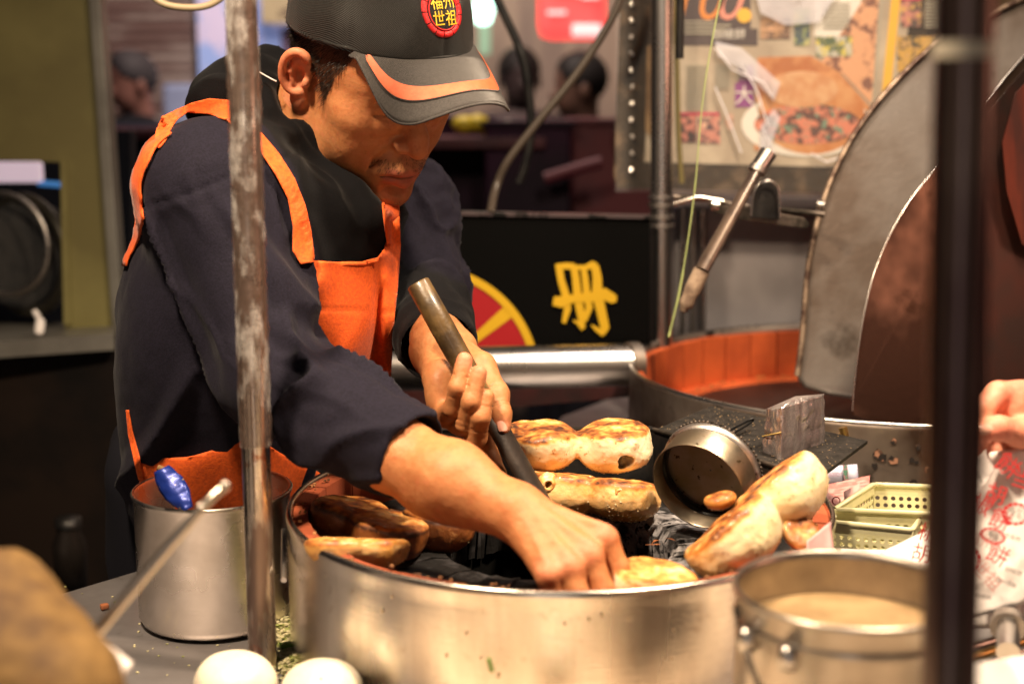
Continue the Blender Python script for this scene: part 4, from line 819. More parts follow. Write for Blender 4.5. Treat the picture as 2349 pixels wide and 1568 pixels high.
# ---------------------------------------------------------------- buns
M['bun'] = mat('baked_bun', (.8, .6, .4), .48, 0, attr='tint', col2=(.92, .86, .76), nscale=60, lo=.42, hi=.66, detail=6, bump=.6, bscale=110, sss=.12, coat=.12, col3=(.42, .20, .07), n3=120, lo3=.60, hi3=.70)
M['sesame'] = mat('sesame_seed', (.88, .70, .42), .4)
BREAD = [(0, (.86, .75, .54)), (.3, (.80, .60, .33)), (.5, (.62, .31, .08)), (.7, (.40, .14, .03)), (.88, (.15, .045, .012)), (1, (.05, .018, .008))]
def bun(lab, centers, flat_n, r, lab_group=None, flat_off=.0, bake=(.5, .25), seeds=90, seed=1, holes=(), squash=1.0, tone=0., cat='bun', h=.0016, join=.012):
    """one to two joined domes; flat_n points out of the flat browned face"""
    t = thing('pepper_bun', centers[0], lab, cat, lab_group)
    fn_ = np.asarray(flat_n, float); fn_ /= np.linalg.norm(fn_); C_ = [np.asarray(c, float) for c in centers]; mid = sum(C_) / len(C_)
    def base(P):
        d = None
        for c in C_:
            q = P - c.astype(f32); hh = q @ fn_.astype(f32); e = uni([s_ell(P, c, (r, r, r)), s_cap(P, c + fn_ * r * .1, c + fn_ * r * .1001, r * .93)], .004)
            d = e if d is None else smin(d, e, join)
        q = (P - mid.astype(f32)) @ fn_.astype(f32); d = smax(d, q - r * (.40 + flat_off), .007)
        d = smax(d, -(q + r * .80 * squash), .03)
        for hc, hr in holes: d = smax(d, -s_cap(P, hc, np.asarray(hc) + 1e-4, hr), .004)
        return d
    def disp(v, n): return fbm(v, 26, 2, seed) * .0036 + fbm(v, 120, 2, seed + 5) * .0005 - .0006 - .0012 * np.exp(-(((v - mid) @ jn_) / (r * .10)) ** 2) + .0014 * np.clip(fbm(v, 75, 2, seed + 2), 0, 1)
    def col(v):
        q = ((v - mid) @ fn_) / r; nz = fbm(v, 60, 4, seed + 9); nz2 = fbm(v, 200, 3, seed + 3); top_ = sstep(.24, .36, q + nz * .10)
        tb = .05 + tone + .12 * (nz > .1) * nz + .36 * sstep(-.35, -.9, q + nz * .15) + nz2 * .05 + .25 * sstep(.16, .30, q + nz * .1)
        tt = .76 + nz * .55 + nz2 * .30
        c = ramp(np.clip(tb * (1 - top_) + tt * top_ * bake[0] * 2 * .9, 0, 1), BREAD)
        for hc, hr in holes: k = sstep(hr * 1.9, hr * .9, np.linalg.norm(v - np.asarray(hc), axis=1)); c = c * (1 - .93 * k[:, None]) 
        return c
    jn_ = (C_[-1] - C_[0]); jn_ = jn_ / (np.linalg.norm(jn_) + 1e-9) if len(C_) > 1 else np.array([1000., 0, 0])
    P0 = np.array(C_); o = sdf_obj('crust', base, P0.min(0) - r * 1.25, P0.max(0) + r * 1.25, h, M['bun'], t, disp=disp, color=col)
    if seeds:
        rg = random.Random(seed); me = o.data; nv = len(me.vertices); co = np.empty(nv * 3, f32); me.vertices.foreach_get('co', co); co = co.reshape(-1, 3); nn = np.empty(nv * 3, f32); me.vertices.foreach_get('normal', nn); nn = nn.reshape(-1, 3)
        q = ((co - mid) @ fn_) / r; w_ = np.where((q < -.12), np.clip(-q, 0, .8) ** 1.2, 0.004); cand = rg.choices(range(nv), weights=w_.tolist(), k=seeds); mb = MB()
        for i in cand:
            nrm = nn[i]; u, w2 = frame_for(nrm); a_ = rg.uniform(0, 3.14); ax1 = u * math.cos(a_) + w2 * math.sin(a_); ax2 = np.cross(nrm, ax1); c = co[i] + nrm * .0003; L_ = .00165
            pts = [c + ax1 * L_, c + ax2 * L_ * .6, c - ax1 * L_ * .8, c - ax2 * L_ * .6, c + nrm * L_ * .55]; mb.add(pts, [(0, 1, 4), (1, 2, 4), (2, 3, 4), (3, 0, 4)])
        s = mb.out('sesame_seeds', M['sesame'], t); s['kind'] = 'stuff'
    return t
G_ = 'baked pepper buns on and in the front drum oven'
rb_ = .0425
# upper pair, flat browned faces tipped up and towards the viewer
bun('upper pair of joined buns with speckled brown flat tops, behind the hand', [D(1240, 1012, 1.60), D(1408, 1015, 1.60)], camdir(-.03, .95, -.22), .0435, G_, seeds=150, seed=3, holes=[(D(1432, 1056, 1.565), .0050), (D(1441, 1063, 1.565), .0045), (D(1426, 1066, 1.57), .0035), (D(1446, 1056, 1.566), .0028)], bake=(.52, .2), squash=1.1)
bun('lower pair of joined buns with puckered knots, under the upper pair', [D(1292, 1122, 1.56), D(1428, 1134, 1.545)], camdir(.08, .96, .05), .0435, G_, seeds=220, seed=11, holes=[(D(1253, 1107, 1.522), .0028)], tone=.36, bake=(.5, .2), squash=.9)
bun('large pair of pale joined buns leaning on the right rim of the drum oven', [D(1680, 1228, 1.305), D(1792, 1130, 1.37)], camdir(-.62, .74, .10), .0475, G_, seeds=110, seed=21, tone=.12, bake=(.5, .2), squash=1.1, join=.012)
bun('small bun tip poking out between the steel mould and the large pair', [D(1652, 1146, 1.37)], camdir(-.2, .9, -.2), .018, G_, seeds=6, seed=31, tone=.5)
bun('torn golden bun at the right rim below the large pair', [D(1835, 1225, 1.33)], camdir(.2, .5, -.7), .021, G_, seeds=15, seed=33, tone=.2, holes=[(D(1838, 1218, 1.31), .008)])
bun('pale bun with browned top at the front rim right of the hand', [D(1502, 1345, 1.268)], camdir(.12, .93, -.20), .041, G_, seeds=20, seed=41, tone=.0, bake=(.42, .2))
bun('tip of a golden bun just above the front rim left of the hand', [D(1035, 1362, 1.262)], camdir(0, 1, 0), .022, G_, seeds=5, seed=43, tone=.1)
bun('yellowish bun lit at the left rim inside the drum oven', [D(775, 1262, 1.33), D(865, 1268, 1.34)], camdir(.0, 1, .1), .0330, G_, seeds=20, seed=51, tone=.38, bake=(.42, .2), squash=.6)
bun('bun at the left inside the drum, darkened in colour for the sleeve shade', [D(800, 1195, 1.46), D(890, 1215, 1.42)], camdir(.15, .95, -.1), .042, G_, seeds=20, seed=53, tone=.78, squash=.9)  # high tone paints the sleeve's shade into the crust
bun('bun under the forearm inside the drum oven, shade put into its colour', [D(1000, 1205, 1.46)], camdir(.15, .95, -.1), .038, G_, seeds=10, seed=57, tone=.8)  # crust colour darkened for the shade under the arm
# puckered knots
def knot(parent_lab, c, r, seed):
    for o in COL.objects:
        if o.get('label') == parent_lab: par = o
    dv = -Fv
    def fn(P): return smax(uni([s_tor(P, c, dv, r, r * .42), s_ell(P, c, (r * 1.1,) * 3)], .002), -s_cap(P, c + dv * r * 1.3, c + dv * r * .4, r * .45), .002)
    sdf_obj('knot', fn, c - r * 2.2, c + r * 2.2, .0011, M['bun'], par, disp=lambda v, n: fbm(v, 160, 2, seed) * .0013, color=lambda v: ramp(np.clip(.46 + fbm(v, 110, 3, seed) * .5, 0, 1), BREAD))
lk = 'lower pair of joined buns with puckered knots, under the upper pair'
knot(lk, D(1258, 1110, 1.527), .009, 4); knot(lk, D(1422, 1130, 1.510), .0065, 5)

# ---------------------------------------------------------------- banknotes, baskets, paper bags
tag(box('basket_riser', (.50, 1.60, (cz + .94) / 2 + .001), (.20, .16, .94 - cz - .003), M['darkbox'], bev=.003), 'dark riser under the green perforated baskets', 'riser')
bn = thing('banknote_stack', D(1940, 1120, 1.62), 'fanned stack of pink banknotes tucked behind the green baskets', 'banknotes')
M['pinknote'] = mat('pink_banknote', (.62, .22, .20), .6, 0, col2=(.72, .42, .38), nscale=50, lo=.45, hi=.55, stretch=(1, 1, 4)); M['bluenote'] = mat('pale_blue_banknote', (.42, .44, .62), .6, 0, col2=(.5, .5, .62), nscale=40)
def note(name, pts, m, parent, bend=.003):
    a, b, c, d_ = [np.asarray(p, float) for p in pts]; v = []; n = 8
    for i in range(n + 1):
        t = i / n; v += [a * (1 - t) + b * t - Fv * bend * math.sin(math.pi * t), d_ * (1 - t) + c * t - Fv * bend * math.sin(math.pi * t)]
    o = mesh(name, v, [(2 * i, 2 * i + 2, 2 * i + 3, 2 * i + 1) for i in range(n)], m, parent); mdd = o.modifiers.new('thickness', 'SOLIDIFY'); mdd.thickness = .0003; return o
for k in range(10):
    note('banknote', [D(1840, 1122 + k * 2.6, 1.70 - k * .002), D(1995 - k * .5, 1090 + k * 4.0, 1.725 - k * .002), D(1992, 1160 + k * 2, 1.70 - k * .002), D(1850, 1180, 1.67 - k * .002)], M['pinknote'], bn, .002)
note('banknote_corner', [D(1935, 1127, 1.665), D(1972, 1106, 1.672), D(1975, 1140, 1.665), D(1938, 1160, 1.658)], mat('pale_pink_corner', (.7, .4, .36), .6), bn, .001)
ring('printed_seal', D(1918, 1148, 1.655), .0045, .0008, mat('red_seal', (.55, .05, .05), .6), bn, Fv, n=16, k=5)
bnb = thing('blue_banknote', D(1920, 1080, 1.66), 'pale blue banknote with a glittering strip standing behind the pink stack', 'banknote')
note('note_sheet', [D(1850, 1072, 1.735), D(1966, 1064, 1.735), D(1970, 1110, 1.73), D(1850, 1115, 1.73)], M['bluenote'], bnb, .001)
v, f = text_geo('4EX600DT', 1); mesh('serial_number', [D(1908 + a * 11, 1088 - b * 13, 1.728) for a, b in v], f, mat('serial_print', (.35, .12, .2), .6), bnb, smooth=False)
mesh('foil_strip', [D(1933, 1066, 1.729), D(1944, 1066, 1.729), D(1947, 1100, 1.726), D(1936, 1101, 1.726)], [(0, 1, 2, 3)], mat('glitter_strip', (.7, .5, .6), .25, .8, col2=(.2, .7, .5), nscale=160, lo=.5, hi=.55), bnb, smooth=False)

def perf(name, O, U_, V_, nu, nv, m, parent, hole=.32, th=.0016, margin=True):
    """panel spanned by U_ x V_ with real octagonal perforations"""
    O, U_, V_ = map(lambda q: np.asarray(q, float), (O, U_, V_)); N_ = np.cross(U_, V_); N_ /= np.linalg.norm(N_); mb = MB(); cell = min(np.linalg.norm(U_) / nu, np.linalg.norm(V_) / nv)
    uu = U_ / np.linalg.norm(U_); vv = V_ / np.linalg.norm(V_)
    for i in range(nu):
        for j in range(nv):
            c = O + U_ * (i + .5) / nu + V_ * (j + .5) / nv; hu = U_ / nu / 2; hv = V_ / nv / 2
            sq = [c + hu, c + hu + hv, c + hv, c - hu + hv, c - hu, c - hu - hv, c - hv, c + hu - hv]; oc = [c + cell * hole * (uu * math.cos(a) + vv * math.sin(a)) for a in np.arange(8) * math.pi / 4]
            F1 = [(k, (k + 1) % 8, 8 + (k + 1) % 8, 8 + k) for k in range(8)]; mb.add(sq + oc + [p - N_ * th for p in oc], F1 + [(8 + k, 8 + (k + 1) % 8, 16 + (k + 1) % 8, 16 + k) for k in range(8)])
            mb.add([p - N_ * th for p in sq + oc], [t[::-1] for t in F1])
    return mb.out(name, m, parent, smooth=False)
def basket(lab, TL, TR, BL, depth_, group):
    """TL,TR: back rim corners, BL: front-left rim corner (world)"""
    t = thing('perforated_basket', (TL + BL) / 2, lab, 'basket', group); TL, TR, BL = map(np.asarray, (TL, TR, BL)); BR = TR + (BL - TL); dn = np.array([0, 0, -1.]) * depth_; cen = (TL + BR) / 2
    ins = lambda p: p + (cen - p) * .07 + dn
    tl, tr, bl, br_ = ins(TL), ins(TR), ins(BL), ins(BR); lip = .006 * np.array([0, 0, -1])
    def wall(n, a, b, c_, nu, nv):
        a2, b2 = a + lip, b + lip; low = c_ - lip * 0; slab('wall_band', [a, b, b2 + (c_ - a2) * .14, a2 + (c_ - a2) * .14], np.array([0, 0, -.0001]) + .0015 * np.cross(b - a, dn) / np.linalg.norm(np.cross(b - a, dn)), M['plastic_green'], t)
        O_ = a2 + (c_ - a2) * .14; perf('perforated_wall', O_, (b - a) * .985, (c_ - a2) * .84, max(6, round(np.linalg.norm(b - a) / .0088)), 4, M['plastic_green'], t, hole=.34)
    wall(0, TL, TR, tl, 24, 5); wall(1, TL, BL, tl, 18, 5); wall(2, BL, BR, bl, 24, 5); wall(3, TR, BR, tr, 18, 5)
    slab('floor', [tl, tr, br_, bl], (0, 0, -.002), M['plastic_green'], t)
    tube('rim', [TL * .97 + TR * .03, TL * .03 + TR * .97, TR * .97 + BR * .03, TR * .03 + BR * .97, BR * .97 + BL * .03, BR * .03 + BL * .97, BL * .97 + TL * .03, BL * .03 + TL * .97, TL * .97 + TR * .03], .0028, M['plastic_green'], t, n=8)
    return t
bk = basket('rear green perforated plastic basket behind the blurred post', H(2003, 1110, 1.0), H(2300, 1122, 1.0), H(1912, 1168, 1.0), .045, 'pale green perforated baskets')
bk2 = basket('front green perforated plastic basket with paper bags against it', H(1925, 1172, .992), H(2110, 1190, .992), H(1903, 1196, .992), .044, 'pale green perforated baskets')

M['bag'] = M['paper']
def crumple(name, corners, m, parent, amp=.004, seed=1, n=26, th=.0004, fold=40):
    a, b, c, d_ = [np.asarray(p, float) for p in corners]; v = []
    for j in range(n + 1):
        for i in range(n + 1): s, t = i / n, j / n; v.append((a * (1 - s) + b * s) * (1 - t) + (d_ * (1 - s) + c * s) * t)
    v = np.array(v); off = (np.abs(fbm(v, fold, 3, seed)) - .2) * amp * 2; v = v - Fv * off[:, None]
    f = [(j * (n + 1) + i, j * (n + 1) + i + 1, (j + 1) * (n + 1) + i + 1, (j + 1) * (n + 1) + i) for j in range(n) for i in range(n)]
    o = mesh(name, v, f, m, parent); mdd = o.modifiers.new('thickness', 'SOLIDIFY'); mdd.thickness = th; return o
def bag_text(s, x, y, h, rot_, dd, m, parent, name='lettering', sx=1., skew=0):
    v, f = text_geo(s, 1); ca, sa = math.cos(rot_), math.sin(rot_); P = []
    for a, b in v: a2, b2 = a * h * sx, b * h; P.append(D(x + a2 * ca + b2 * sa, y + a2 * sa - b2 * ca, dd((x + a2 * ca, y - b2)) if callable(dd) else dd))
    return mesh(name, P, f, M[m], parent, smooth=False)
def bag_seal(x, y, R0, dd, m, parent, n=14, sq=.8, rot_=0., txt=True):
    mb = MB()
    for k in range(n):
        a0, a1 = 2 * math.pi * (k + .08) / n, 2 * math.pi * (k + .92) / n; q = []
        for rr_ in (R0, R0 * .72):
            seg = [(rr_ * math.cos(a), rr_ * sq * math.sin(a)) for a in np.linspace(a0, a1, 4)]; q += seg if rr_ == R0 else seg[::-1]
        mb.add([D(x + a * math.cos(rot_) - b * math.sin(rot_), y + a * math.sin(rot_) + b * math.cos(rot_), dd) for a, b in q], [tuple(range(8))])
    mb.out('printed_seal', M[m], parent, smooth=False)
    mb = MB(); s1 = ell(x, y, R0 * .60, R0 * .60 * sq, 22); s2 = ell(x, y, R0 * .56, R0 * .56 * sq, 22)
    for k in range(21): mb.add([D(*s1[k], dd), D(*s1[k + 1], dd), D(*s2[k + 1], dd), D(*s2[k], dd)], [(0, 1, 2, 3)])
    mb.out('seal_ring', M['black_print'], parent, smooth=False)
    if txt:
        bag_text('福州', x, y - R0 * .2 * sq, R0 * .42, rot_, dd, 'black_print', parent); bag_text('世祖', x, y + R0 * .24 * sq, R0 * .42, rot_, dd, 'black_print', parent)
pbg = thing('paper_bag', D(2290, 1250, 1.28), 'white paper bag printed with large red characters, under the customer hand', 'paper bag')
crumple('back_sheet', [D(2205, 1330, 1.315), D(2420, 1330, 1.315), D(2420, 1438, 1.30), D(2200, 1442, 1.30)], M['paper'], pbg, .003, 3)
crumple('front_sheet', [D(2245, 1040, 1.30), D(2480, 1010, 1.30), D(2460, 1350, 1.27), D(2225, 1420, 1.27)], M['paper'], pbg, .0035, 5)
crumple('folded_flap', [D(2222, 1075, 1.275), D(2262, 1030, 1.285), D(2282, 1075, 1.275), D(2228, 1165, 1.265)], M['paper'], pbg, .002, 6, n=12)
crumple('lower_sheet', [D(2200, 1180, 1.305), D(2300, 1200, 1.30), D(2350, 1430, 1.29), D(2190, 1438, 1.29)], M['paper'], pbg, .003, 8)
dt = 1.262
bag_text('胡', 2284, 1135, 50, .35, 1.258, 'red_print', pbg); bag_text('椒', 2252, 1160, 46, .55, 1.256, 'red_print', pbg); bag_text('餅', 2294, 1195, 52, .45, 1.256, 'red_print', pbg)
bag_text('餅', 2288, 1275, 52, .5, 1.252, 'red_print', pbg); bag_text('餅', 2310, 1070, 56, .7, 1.262, 'red_print', pbg); bag_text('当', 2345, 1100, 54, .3, 1.262, 'red_print', pbg)
bag_seal(2330, 1178, 33, 1.256, 'red_print', pbg); bag_seal(2278, 1228, 30, 1.254, 'red_print', pbg, sq=.6, rot_=.3); bag_seal(2226, 1282, 26, 1.268, 'red_print', pbg, sq=1.2)
bag_text('世祖胡', 2322, 1232, 13, .3, 1.254, 'black_print', pbg); bag_text('胡椒餅', 2325, 1310, 14, .35, 1.252, 'black_print', pbg); bag_text('福州世祖', 2308, 1336, 12, .35, 1.252, 'black_print', pbg); bag_text('胡椒餅', 2256, 1368, 12, .2, 1.255, 'black_print', pbg)
bag_text('福州', 2250, 1240, 30, .4, 1.262, 'pink_print', pbg); bag_text('世祖', 2262, 1320, 40, .8, 1.258, 'pink_print', pbg)
bag_text('世祖胡椒', 2247, 1090, 9, 1.2, 1.258, 'black_print', pbg)
ps2 = thing('paper_bag_stack', D(2090, 1260, 1.33), 'stack of white paper bags with red print leaning on the green basket', 'paper bags')
for k in range(4): crumple('bag_sheet', [D(2046 - k * 9, 1255 - k * 6 + 30, 1.40 - .008 * k), D(2190, 1190 - k * 2, 1.42 - .008 * k), D(2200, 1310, 1.36 - .008 * k), D(2040 - k * 10, 1330, 1.34 - .008 * k)], M['paper'], ps2, .002, 11 + k, n=14)
bag_text('胡', 2112, 1270, 46, .2, 1.318, 'red_print', ps2); bag_text('椒', 2128, 1225, 46, .3, 1.33, 'red_print', ps2)
crumple('bag_sheet', [D(1930, 1258, 1.40), D(2050, 1262, 1.40), D(2060, 1310, 1.37), D(1925, 1310, 1.37)], M['paper'], ps2, .003, 31, n=14)
tag(crumple('pink_cloth', [D(1850, 1240, 1.30), D(1905, 1195, 1.35), D(1915, 1290, 1.32), D(1850, 1300, 1.29)], mat('pink_cloth', (.62, .32, .32), .7), None, .002, 17, n=10), 'pinkish napkin hanging behind the right rim of the drum', 'napkin')
# lower right shelf
sr = thing('wire_rack', D(2300, 1480, 1.15), 'steel rack with a short pipe leg at the bottom right behind the post', 'rack')
slab('rack_shelf', [H(2180, 1475, .945), H(2500, 1455, .945), H(2560, 1568, .945), H(2180, 1600, .945)], (0, 0, -.006), M['steel_dull'], sr)
tube('leg', [D(2312, 1495, 1.22), D(2312, 1430, 1.26)], .010, M['steel_clean'], sr); tube('leg_cap', [D(2312, 1440, 1.255), D(2312, 1426, 1.265)], .0155, M['steel_dull'], sr)
for k in range(3): tube('rail', [H(2190, 1540 - k * 22, .955), H(2420, 1470 - k * 22, .955)], .004, M['steel_clean'] if k != 1 else M['brass'], sr, n=10)
tag(crumple('paper_sheet', [D(2190, 1530, 1.03), D(2480, 1478, 1.06), D(2480, 1680, .98), D(2190, 1680, .96)], M['paper'], None, .003, 23, n=16), 'white paper sheet at the bottom right corner', 'paper')
tag(box('grey_bin', D(2375, 1085, 1.75), (.12, .1, .13), M['steel_dull'], bev=.01), 'grey metal container behind the customer hand', 'container')
# ---------------------------------------------------------------- the vendor
man = thing('person', (-.32, 1.72, 0), 'vendor in dark hoodie, orange apron and black cap reaching into the drum oven', 'person')
SKIN = np.array((.47, .198, .078)); SKIN_D = np.array((.42, .17, .065)); SKIN_R = np.array((.62, .22, .12))
M['skin'] = mat('skin', (.5, .26, .15), .54, 0, attr='tint', col2=(.88, .76, .70), nscale=90, lo=.4, hi=.68, detail=8, bump=.30, bscale=230, sss=.12, spec=.4)
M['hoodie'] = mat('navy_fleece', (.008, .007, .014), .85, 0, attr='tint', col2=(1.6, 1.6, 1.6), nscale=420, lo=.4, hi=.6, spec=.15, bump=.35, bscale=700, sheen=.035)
M['hoodie_in'] = mat('dark_collar_fleece', (.007, .007, .010), .85, 0, bump=.4, bscale=500, sheen=.12)
M['apron'] = mat('orange_cloth', (.80, .115, .006), .78, 0, col2=(.64, .082, .005), nscale=260, bump=.3, bscale=500, sheen=.1)
M['hair'] = mat('black_hair', (.010, .007, .005), .45, 0, spec=.5)
M['nail'] = mat('nail', (.70, .36, .27), .3, 0, coat=.3)

# --- head, modelled in its own frame: x his right, y forward, z up
HR = rotz(math.radians(223.3)) @ rotx(math.radians(-31.0)) @ roty(math.radians(6.5)); HT = np.array([-.1668, 1.6643, 1.4733])
def hx(v): return np.asarray(v) @ HR.T + HT
HC = HT
def both(fn): return [fn(1), fn(-1)]
def s_ear(P, s):
    R = rotz(s * .50) @ roty(s * .10)
    c = np.array([s * .083, -.004, .000], f32); q = (P - c) @ R.astype(f32)       # q: x outwards, y forward, z up
    q = q * np.array([s, 1, 1], f32)
    th = np.linspace(-2.05, 2.3, 26); pts = [(.0045 + .003 * math.cos(t), -.0155 * math.cos(t) - .001, .024 * math.sin(t) + .006) for t in th]
    rim = chain(q, pts, [.0036] * len(pts), .003)
    bowl = s_ell(q, (-.001, 0, .004), (.0055, .0145, .025)); lobe = s_ell(q, (.0015, .004, -.0255), (.0052, .0095, .012))
    anti = chain(q, [(.004, -.004, .018), (.0045, -.0075, .005), (.004, -.003, -.009)], [.003, .0032, .003], .003)
    e = uni([bowl, lobe], .006); e = smax(e, -s_ell(q, (.0075, .0015, .002), (.0085, .0075, .0115)), .003); e = uni([e, rim, anti], .003)
    trag = s_ell(q, (.003, .0105, -.003), (.004, .004, .006)); return smin(e, trag, .003)
def head_fn(P):
    d = s_ell(P, (0, -.008, .048), (.077, .098, .088))
    d = smin(d, s_ell(P, (0, .030, -.012), (.064, .064, .080)), .035)
    d = smin(d, s_ell(P, (0, .052, .035), (.060, .042, .045)), .03)                 # forehead
    for s in (1, -1):
        d = smin(d, chain(P, [(s * .052, -.010, -.040), (s * .047, .020, -.077), (s * .018, .072, -.103)], [.020, .020, .016], .02), .03)   # jaw
        d = smin(d, s_ell(P, (s * .047, .056, -.012), (.024, .024, .018)), .020)    # cheekbone
        d = smin(d, s_ell(P, (s * .040, .054, -.045), (.026, .028, .032)), .022)    # cheek
    d = smin(d, s_ell(P, (0, .082, -.104), (.023, .018, .016)), .018)               # chin
    d = smin(d, s_ell(P, (-.001, .077, -.065), (.035, .027, .030)), .02)                # muzzle
    d = smin(d, chain(P, [(.040, .070, .036), (.016, .086, .034), (-.016, .086, .034), (-.040, .070, .036)], [.011, .012, .012, .011], .01), .014)   # brow
    for s in (1, -1):
        d = smax(d, -s_ell(P, (s * .031, .096, .010), (.019, .014, .013)), .012)    # socket
        d = smin(d, s_ell(P, (s * .031, .0745, .009), (.0155, .0125, .0125)), .005)  # lowered lid
        d = smax(d, -chain(P, [(s * .018, .089, .0015), (s * .031, .0905, -.002), (s * .045, .084, .001)], [.0012, .0016, .0012], .001), .003)
        d = smax(d, -chain(P, [(s * .019, .0905, .016), (s * .031, .0905, .019), (s * .045, .083, .015)], [.001, .0012, .001], .001), .004)
        d = smin(d, chain(P, [(s * .020, .084, -.012), (s * .034, .080, -.015), (s * .044, .074, -.010)], [.006, .007, .005], .005), .008)     # lower lid bag
    nose = chain(P, [(0, .084, .026), (0, .094, .004), (0, .106, -.018), (0, .1105, -.029)], [.0075, .0085, .0105, .0115], .006)
    d = smin(d, nose, .009)
    for s in (1, -1): d = smin(d, s_ell(P, (s * .0135, .0985, -.0315), (.0085, .0105, .0078)), .005)
    for s in (1, -1): d = smax(d, -s_ell(P, (s * .0078, .1035, -.0405), (.0042, .0055, .0035)), .003)
    d = smin(d, chain(P, [(-.024, .088, -.067), (-.008, .1015, -.0615), (.008, .1015, -.0615), (.024, .088, -.067)], [.004, .0065, .0065, .004], .004), .007)
    d = smin(d, chain(P, [(-.019, .089, -.0735), (0, .1005, -.0770), (.019, .089, -.0735)], [.004, .0086, .004], .004), .007)
    d = smax(d, -chain(P, [(-.027, .090, -.0705), (-.01, .1065, -.0688), (0, .108, -.0698), (.01, .1065, -.0688), (.027, .090, -.0705)], [.0012, .0014, .0014, .0014, .0012], .001), .004)
    d = smax(d, -s_ell(P, (0, .098, -.088), (.016, .009, .005)), .010)
    for s in (1, -1): d = smax(d, -chain(P, [(s * .020, .097, -.036), (s * .031, .087, -.053), (s * .034, .080, -.068)], [.0016, .002, .001], .001), .008)   # smile fold
    for s in (1, -1): d = smin(d, s_ear(P, s), .004)
    # neck, leaning back into the collar
    d = smin(d, s_cap(P, (0, -.030, -.020), NK, .056, .062), .025)
    d = smin(d, s_cap(P, (.030, -.005, -.030), (NK + np.array((.020, .03, 0))), .012, .014), .02)
    return d
NK = (np.array(D(668, 400, 1.70)) - HT) @ HR
def head_col(v):
    c = np.tile(SKIN, (len(v), 1)); x, y, z = v[:, 0], v[:, 1], v[:, 2]; ax = np.abs(x)
    def blend(c, t, to): t = np.clip(t, 0, 1)[:, None]; return c * (1 - t) + np.asarray(to) * t
    c = blend(c, .5 * sstep(.03, 0, np.linalg.norm(v - (0, .105, -.03), axis=1)), SKIN_R)
    ear = sstep(.070, .082, ax) * (np.abs(y + .01) < .035); c = blend(c, .65 * ear * (z > -.045), (.72, .27, .16))
    c = blend(c, .55 * fbm(v, 55, 3, 2) + .1, SKIN_D); c = blend(c, .55 * (fbm(v, 190, 3, 8) - .10), SKIN_R); c = blend(c, .8 * (fbm(v, 330, 2, 31) - .42), (.16, .06, .03))
    lip = sstep(.0125, .009, np.abs(z + .0685)) * sstep(.026, .021, ax) * sstep(.083, .087, y); c = blend(c, .8 * lip, (.42, .12, .075))
    ml = sstep(.0022, .0008, np.abs(z + .0683 + .004 * (ax / .02) ** 2 * .3)) * sstep(.028, .024, ax) * (y > .082); c = blend(c, .8 * ml, (.06, .015, .01))
    n3 = fbm(v, 90, 3, 5)
    mus = sstep(.0095, .005, np.abs(z + .050 + ax * .28)) * sstep(.034, .024, ax) * sstep(.078, .084, y); c = blend(c, mus * (.22 + .4 * n3), (.05, .032, .022))
    stub = sstep(-.080, -.095, z) * sstep(.03, .06, y) * sstep(.035, .02, ax); c = blend(c, stub * (.18 + .4 * n3), (.10, .06, .04))
    hair = hair_mask(v); c = blend(c, hair * .92, (.020, .013, .009))
    brow = sstep(.0075, .004, np.abs(z - .0335 - .002 * np.cos(ax * 60))) * sstep(.008, .014, ax) * sstep(.044, .036, ax) * (y > .05); c = blend(c, brow * .6, (.03, .02, .014))
    lash = sstep(.0022, .001, np.abs(z + .0008)) * sstep(.016, .019, ax) * sstep(.048, .044, ax) * (y > .06); c = blend(c, lash * .35, (.02, .012, .01))
    nos = sstep(.0075, .004, np.linalg.norm((np.stack([ax, y, z], 1) - (.0078, .1035, -.0405)), axis=1)); c = blend(c, nos, (.06, .02, .012))
    ce = sstep(.012, .004, np.linalg.norm((np.stack([ax, y, z], 1) - (.084, -.010, .002)) * (1, 1, .8), axis=1)); c = blend(c, .55 * ce, (.28, .08, .04))
    return c
def hair_mask(v):
    x, y, z = v[:, 0], v[:, 1], v[:, 2]; n = fbm(v, 120, 3, 13) * .008
    side = (np.abs(x) > .03)
    line = np.interp(y + n, [-.2, -.06, -.035, -.018, .004, .020, .030, .038, .046, .06], [-.035, -.030, -.012, .012, .018, .000, -.016, .004, .030, .060])
    near_ear = (np.abs(x) > .079)
    return sstep(-.006, .006, z - line + n) * side * (~near_ear) + (1 - side) * (y < 0) * sstep(-.04, -.03, z)
HS = 1.07
hd_o = sdf_obj('head', lambda P: head_fn(P / HS) * HS, (-.115, -.16, -.23), (.115, .140, .150), .0017, M['skin'], man, disp=lambda v, n: fbm(v, 60, 3, 1) * .0006, color=lambda v: head_col(v / HS), xf=hx)

